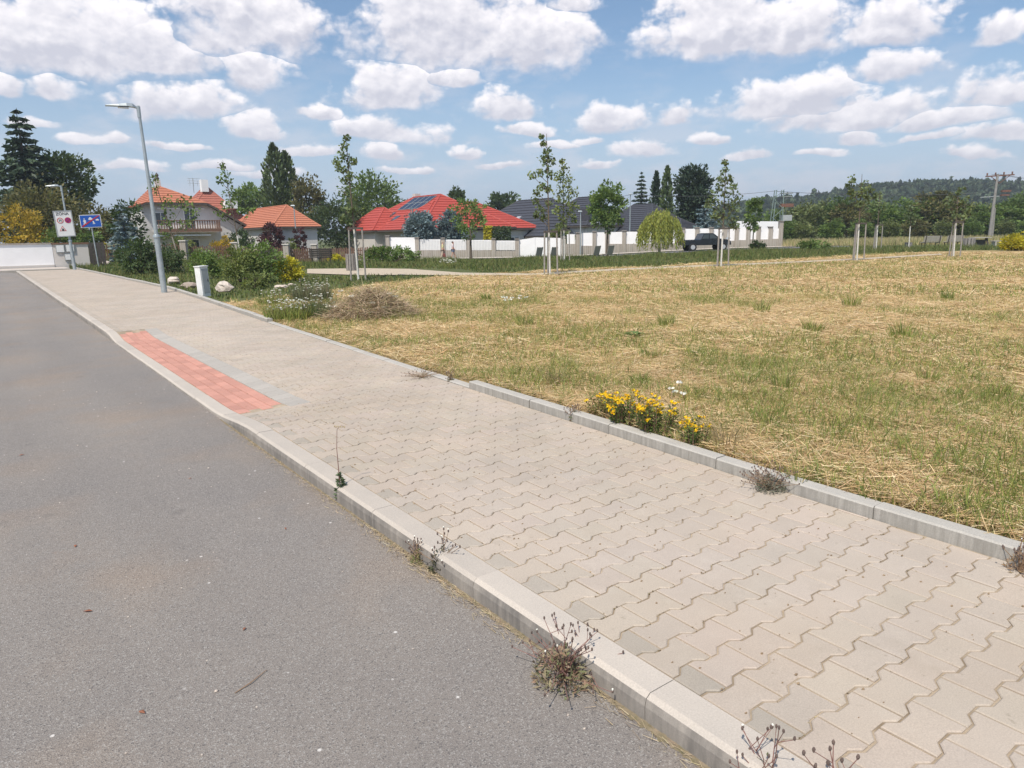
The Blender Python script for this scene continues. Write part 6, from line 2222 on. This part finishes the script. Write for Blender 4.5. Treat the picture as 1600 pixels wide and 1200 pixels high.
# tall single stalk of a thistle-like weed
p = gnd(534, 784, 0)
t = empty('stalk_weed', p, 0, 'small green weed with one tall bent stalk at the kerb', 'weed', 'weeds along the kerb')
MB().tube([(0, 0, 0), (-.005, 0, .16), (-.004, .01, .33), (.006, .01, .445), (.03, .0, .47), (.05, 0, .455)], [.004, .003, .002, .0015, .001, .0008], 5).build('stem', 'purple_stem', t)
m_ = 120
f = rng.random(m_); a = rng.uniform(0, 6.28, m_)
P = np.stack([np.cos(a) * .03 * (1.2 - f), np.sin(a) * .03 * (1.2 - f), .01 + f * .17], -1)
tag(link('leaf', leaves('leaf', P, np.stack([np.cos(a), np.sin(a), rng.uniform(-.2, .8, m_)], -1), rng.uniform(.025, .05, m_), 'petal', pal(m_, ((.13, .18, .09), (.10, .14, .07), (.17, .2, .1))), .4), t), kind='stuff')
mb = MB()
for k in range(6):
    mb.blob((.05 - k * .012, .0, .455 + .003 * k), (.004, .004, .006), k, 5, 4)
tag(mb.build('seed_head', 'straw_head', t), kind='stuff')


def wort(label, p, h, r, n, seed, leafcol=((.12, .17, .045), (.09, .135, .04), (.16, .19, .05))):
    """yellow five-petalled flowers on leafy branching stems"""
    t = empty('yellow_wildflower', p, 0, label, 'wildflower', 'yellow flowers behind the edging')
    rr = random.Random(seed)
    st = MB(); LP, LA, FP, FA, FS = [], [], [], [], []
    for k in range(n):
        a = rr.uniform(0, 6.28); q_ = rr.random() ** .5
        hh = h * rr.uniform(.55, 1.08)
        b0 = Vector((math.cos(a) * r * q_ * .6, math.sin(a) * r * q_ * .6, 0))
        tip = Vector((math.cos(a) * r * q_, math.sin(a) * r * q_, hh))
        st.tube([b0, b0.lerp(tip, .5) + Vector((0, 0, .01)), tip], [.003, .0022, .0014], 4)
        for j in range(46):
            f = rr.uniform(.03, .97); c = b0.lerp(tip, f)
            d = Vector((rr.gauss(0, 1), rr.gauss(0, 1), .5))
            LP.append(c + d * .014); LA.append(d)
        if rr.random() < .62:
            for j in range(rr.randrange(2, 6)):
                c = tip + Vector((rr.gauss(0, .018), rr.gauss(0, .018), rr.gauss(.004, .012)))
                d0 = Vector((rr.gauss(-.3, .5), rr.gauss(-.4, .5), 1)).normalized()
                u_ = d0.cross(Vector((1, .2, 0))).normalized(); v_ = d0.cross(u_)
                for m in range(5):
                    t_ = m * 2 * math.pi / 5
                    d = u_ * math.cos(t_) + v_ * math.sin(t_)
                    FP.append(c + d * .0075); FA.append(d + d0 * .35)
    tag(st.build('stem', 'purple_stem', t), kind='stuff')
    LP, LA = np.array([v[:] for v in LP]), np.array([v[:] for v in LA])
    tag(link('leaf', leaves('leaf', LP, LA, rng.uniform(.014, .030, len(LP)), 'petal', pal(len(LP), leafcol), .42), t), kind='stuff')
    FP, FA = np.array([v[:] for v in FP]), np.array([v[:] for v in FA])
    tag(link('flower', leaves('flower', FP, FA, rng.uniform(.015, .021, len(FP)), 'petal', pal(len(FP), ((.85, .58, .01), (.80, .50, .01), (.88, .66, .03), (.70, .38, .02)), .08), .75), t), kind='stuff')
    return t


def behind_edge(px, py, back=.0):
    p = gnd(px, py, .14)
    x = max(p.x, edge(p.y) + .13 + back)
    return Vector((x, p.y, float(tz(x, p.y)) - .01))


wort('orange-tinged yellow wildflower clump, leftmost of four by the edging', behind_edge(940, 649), .16, .13, 20, 1, ((.20, .19, .05), (.26, .17, .06), (.12, .16, .045)))
wort('dense yellow wildflower clump, second from the left by the edging', behind_edge(976, 662), .21, .17, 38, 2)
wort('tallest yellow wildflower clump, third from the left by the edging', behind_edge(1024, 678), .24, .16, 40, 3)
wort('small yellow wildflower clump, rightmost of four by the edging', behind_edge(1085, 697), .20, .11, 16, 4)


def daisies(label, px, py, w, h, n, name='white_wildflower', group='white wildflowers', green=900, colr=GREEN, head=.022, D=None):
    p = gpt(px, py)
    t = empty(name, p, 0, label, 'wildflower', group)
    a = rng.uniform(0, 6.28, green); q_ = rng.random(green) ** .5
    x, y = np.cos(a) * q_ * w, np.sin(a) * q_ * w
    A = unit(np.stack([rng.normal(size=green) * .3, rng.normal(size=green) * .3, np.ones(green)], -1))
    tag(link('leaf', blades('leaf', x, y, np.zeros(green), h * rng.uniform(.3, 1.0, green), np.full(green, .010), A, rng.normal(size=(green, 3)) * .12, pal(green, colr), 'grass'), t), kind='stuff')
    st = MB(); FP, FA = [], []
    for k in range(n):
        a = rng.uniform(0, 6.28); q_ = rng.random() ** .5
        b0 = Vector((math.cos(a) * q_ * w * .8, math.sin(a) * q_ * w * .8, 0)); tip = b0 * 1.15 + Vector((0, 0, h * rng.uniform(.6, 1.12)))
        st.tube([b0, tip], [.003, .002], 4)
        for m in range(7):
            t_ = m * 2 * math.pi / 7
            d = Vector((math.cos(t_), math.sin(t_), rng.normal() * .2))
            FP.append(tip + d * head * .5); FA.append(d)
    tag(st.build('stem', 'dry_stem', t), kind='stuff')
    FP, FA = np.array([v[:] for v in FP]), np.array([v[:] for v in FA])
    tag(link('flower', leaves('flower', FP, FA, np.full(len(FP), head * 1.1), 'petal', pal(len(FP), ((.80, .79, .70), (.74, .74, .64)), .06), .8), t), kind='stuff')
    return t


daisies('white daisy patch at the pavement edge, nearest the kerb', 452, 499, .42, .34, 80, green=1400)
daisies('white daisy patch right of the nearest daisy patch', 500, 495, .40, .38, 34, green=1500, colr=[(.14, .18, .07), (.12, .15, .07), (.18, .2, .09)])
daisies('tall grey-green daisy patch behind the other daisies', 487, 472, .5, .50, 60, green=1500, colr=[(.18, .2, .1), (.15, .17, .09), (.22, .22, .12)])
daisies('white wildflowers at the left end of the daisies, beside the pavement', 428, 478, .35, .35, 26, green=500)
daisies('thin white umbels near the yellow flowers', 1064, 634, .14, .16, 4, green=40, colr=DRYB, head=.03)
daisies('white umbel heads alone on the mown meadow', 802, 474, .35, .14, 9, green=60, colr=DRYB, head=.05)
daisies('white wildflowers in the green strip by the gravel path', 700, 417, .5, .35, 26, green=300, head=.05)
# heap of dry cuttings beside the daisies
p = gpt(580, 497)
t = empty('hay_heap', p, 0, 'heap of dry cut stalks with faded white umbels right of the daisies', 'hay heap')
m_ = 3600
a = rng.uniform(0, 6.28, m_); q_ = rng.random(m_) ** .6
x, y = np.cos(a) * q_ * .95, np.sin(a) * q_ * .75
z = .55 * (1 - q_ ** 1.5) * rng.uniform(.6, 1.05, m_) + .02
b2_ = rng.uniform(0, 6.28, m_)
A = unit(np.stack([np.cos(b2_), np.sin(b2_), rng.normal(size=m_) * .35 + .1], -1))
tag(link('stalk', straws('stalk', x, y, z, rng.uniform(.2, .6, m_), rng.uniform(.004, .009, m_), A, pal(m_, [(.48, .37, .25), (.38, .28, .19), (.62, .50, .34), (.27, .27, .12), (.54, .40, .28)]), 'straw'), t), kind='stuff')
FP, FA = [], []
for k in range(16):
    a = rng.uniform(0, 6.28); c = Vector((math.cos(a) * rng.uniform(.2, .95), math.sin(a) * rng.uniform(.2, .8), rng.uniform(.18, .5)))
    for m in range(9):
        d = Vector((math.cos(m * .7), math.sin(m * .7), rng.normal() * .15))
        FP.append(c + d * .03); FA.append(d)
FP, FA = np.array([v[:] for v in FP]), np.array([v[:] for v in FA])
tag(link('umbel', leaves('umbel', FP, FA, np.full(len(FP), .06), 'petal', pal(len(FP), ((.70, .66, .55), (.62, .56, .45)), .06), .7), t), kind='stuff')
# broad-leaved dock on the meadow
p = gpt(990, 527)
t = empty('dock_plant', p, 0, 'low broad-leaved green plant alone on the meadow', 'plant')
a = np.arange(16) * 2.4
for k in range(14):
    L = .16 * rng.uniform(.7, 1.2); d = Vector((math.cos(a[k]), math.sin(a[k]), 0)); s_ = Vector((-d.y, d.x, 0))
    MB().add([d * .02, d * L * .45 + s_ * L * .22 + Vector((0, 0, L * .4)), d * L + Vector((0, 0, L * .35)), d * L * .45 - s_ * L * .22 + Vector((0, 0, L * .4)), d * L * .5 + Vector((0, 0, L * .34))],
             [(0, 1, 4), (1, 2, 4), (2, 3, 4), (3, 0, 4)]).build('leaf', 'dock_leaf', t)

# ------------------------------------------------------------------ litter at the kerb foot, on the joints and on the road
m_ = 1300
y = np.concatenate([rng.uniform(.9, 6.0, 800), 2.75 + rng.normal(size=500) * .4])
x = KX0 + .005 - np.abs(rng.normal(size=m_)) * .034
a = np.pi / 2 + rng.normal(size=m_) * .45
A = unit(np.stack([np.cos(a), np.sin(a), rng.normal(size=m_) * .08], -1))
tag(link('straw_litter', straws('straw_litter', x, y, rng.uniform(.003, .012, m_), rng.uniform(.01, .06, m_), rng.uniform(.0012, .0028, m_), A, pal(m_, [(.50, .41, .27), (.40, .32, .21), (.32, .25, .17), (.56, .45, .29)]), 'straw')),
    'dry straw and dust gathered along the foot of the kerb', 'litter', kind='stuff')
# earth and moss in a thin uneven fillet
V, F = [], []
yy = np.arange(.7, 6.4, .008)
wv = np.clip(.030 * (fbm(yy * 2.3, yy * 0 + 2, 5) - .42), .0005, .016) + .004 * vnoise(yy * 40, yy * 0, 6)
for i, y in enumerate(yy):
    j_ = rng.uniform(.4, 1.3, 3)
    V += [(KX0 + .014, y, .004 + .45 * wv[i] * j_[0]), (KX0 - wv[i] * .5 * j_[1], y, .003 + .25 * wv[i] * j_[2]), (KX0 - wv[i] * 1.3 * j_[0], y, .0008)]
for i in range(len(yy) - 1):
    F += [(3 * i, 3 * i + 1, 3 * i + 4, 3 * i + 3), (3 * i + 1, 3 * i + 2, 3 * i + 5, 3 * i + 4)]
tag(link('moss_fillet', npmesh('moss_fillet', np.array(V), np.array(F), 'moss_earth')), 'strip of moss and earth along the foot of the kerb', 'moss', kind='stuff')
# crumbs of earth and dry plant bits on the paving
m_ = 420
y = rng.uniform(.8, 8, m_); x = rng.uniform(1.7, 3.45, m_)
mb = MB()
for i in range(m_):
    if x[i] > edge(y[i]): continue
    s_ = rng.uniform(.0015, .0045)
    mb.blob((x[i], y[i], zp(x[i], y[i]) + s_ * .4), (s_ * 1.5, s_, s_ * .8), i, 5, 4, .35)
tag(mb.build('earth_crumbs', 'earth_litter'), 'crumbs of earth scattered over the paving', 'litter', kind='stuff')
# moss and dry bits lodged in the joints
m_ = 9000
r_ = rng.integers(-3, 34, m_)
x = rng.uniform(1.67, 3.5, m_)
y = ROW0 + (r_ + .5) * PITCH_Y + .013 * np.sign(np.sin((x - KX1 + (r_ % 2) * .1) * 2 * np.pi / .2)) + rng.normal(size=m_) * .0035
dn = fbm(x * 2.2, y * 2.2, 91)
k = (rng.random(m_) < np.clip((dn - .42) * 4, 0.02, 1)) & (y > .5)
x, y = x[k], y[k]; m_ = len(x)
P = np.stack([x, y, np.full(m_, .0965) + rng.uniform(-.003, .004, m_)], -1)
tag(link('joint_debris', leaves('joint_debris', P, rng.normal(size=(m_, 3)) * np.array([1, .6, .25]), rng.uniform(.004, .012, m_), 'straw', pal(m_, [(.33, .26, .16), (.24, .19, .11), (.42, .34, .22), (.22, .17, .10)]), .6)),
    'dry bits and moss lodged in the paving joints', 'litter', kind='stuff')
m_ = 380
y = rng.uniform(.5, 9, m_); x = 1.4 - rng.random(m_) ** 1.3 * 4.2
mb = MB()
for i in range(m_):
    s_ = rng.uniform(.0015, .0035) * (1 if i % 8 else 1.6)
    mb.blob((x[i], y[i], s_ * .5), (s_ * 1.3, s_, s_ * .8), i, 5, 4, .3)
tag(mb.build('road_grit', 'limestone'), 'pale grit scattered on the asphalt', 'grit', kind='stuff')
for i, (px, py) in enumerate(((297, 748), (118, 853), (137, 955), (382, 983), (222, 1113), (34, 711), (446, 826))):
    p = gnd(px, py, .003); s_ = .013 + .004 * (i % 3)
    me_ = MB().add([(-s_, 0, 0), (-s_ * .2, -s_ * .45, .004), (s_, 0, .001), (-s_ * .1, s_ * .45, .005), (0, 0, .007)], [(0, 1, 4), (1, 2, 4), (2, 3, 4), (3, 0, 4)])
    o = me_.build('dry_leaf', 'rust_leaf', None, p, i * 1.3)
    tag(o, 'small rust-brown dry leaf on the asphalt, %s' % ('below the red strip', 'at the left edge, upper of two', 'at the left edge, lower of two', 'near the middle of the road', 'in the lower left corner', 'high on the left of the road', 'left of the tall stalk weed')[i], 'leaf', 'dry leaves on the road')
p = gnd(392, 1068, .003)
o = MB().tube([(-.06, -.02, 0), (0, 0, .004), (.07, .045, .001)], [.0018, .0022, .0012], 5).build('straw_piece', 'dry_stem', None, p, 0)
tag(o, 'single piece of dry straw lying on the road', 'straw')

# ------------------------------------------------------------------ summer haze in the air
m, N = newmat('haze_air')
vol = N.n('ShaderNodeVolumePrincipled', ins={'Color': (.86, .92, 1.0, 1), 'Density': 0.00055, 'Anisotropy': .3})
N.t.links.new(vol.outputs[0], N.n('ShaderNodeOutputMaterial').inputs['Volume'])
hz_ = MB().box((0, 0, 20), (2440, 2440, 56)).build('haze', 'haze_air')
tag(hz_, 'thin pale summer haze over the fields', 'haze', kind='stuff')
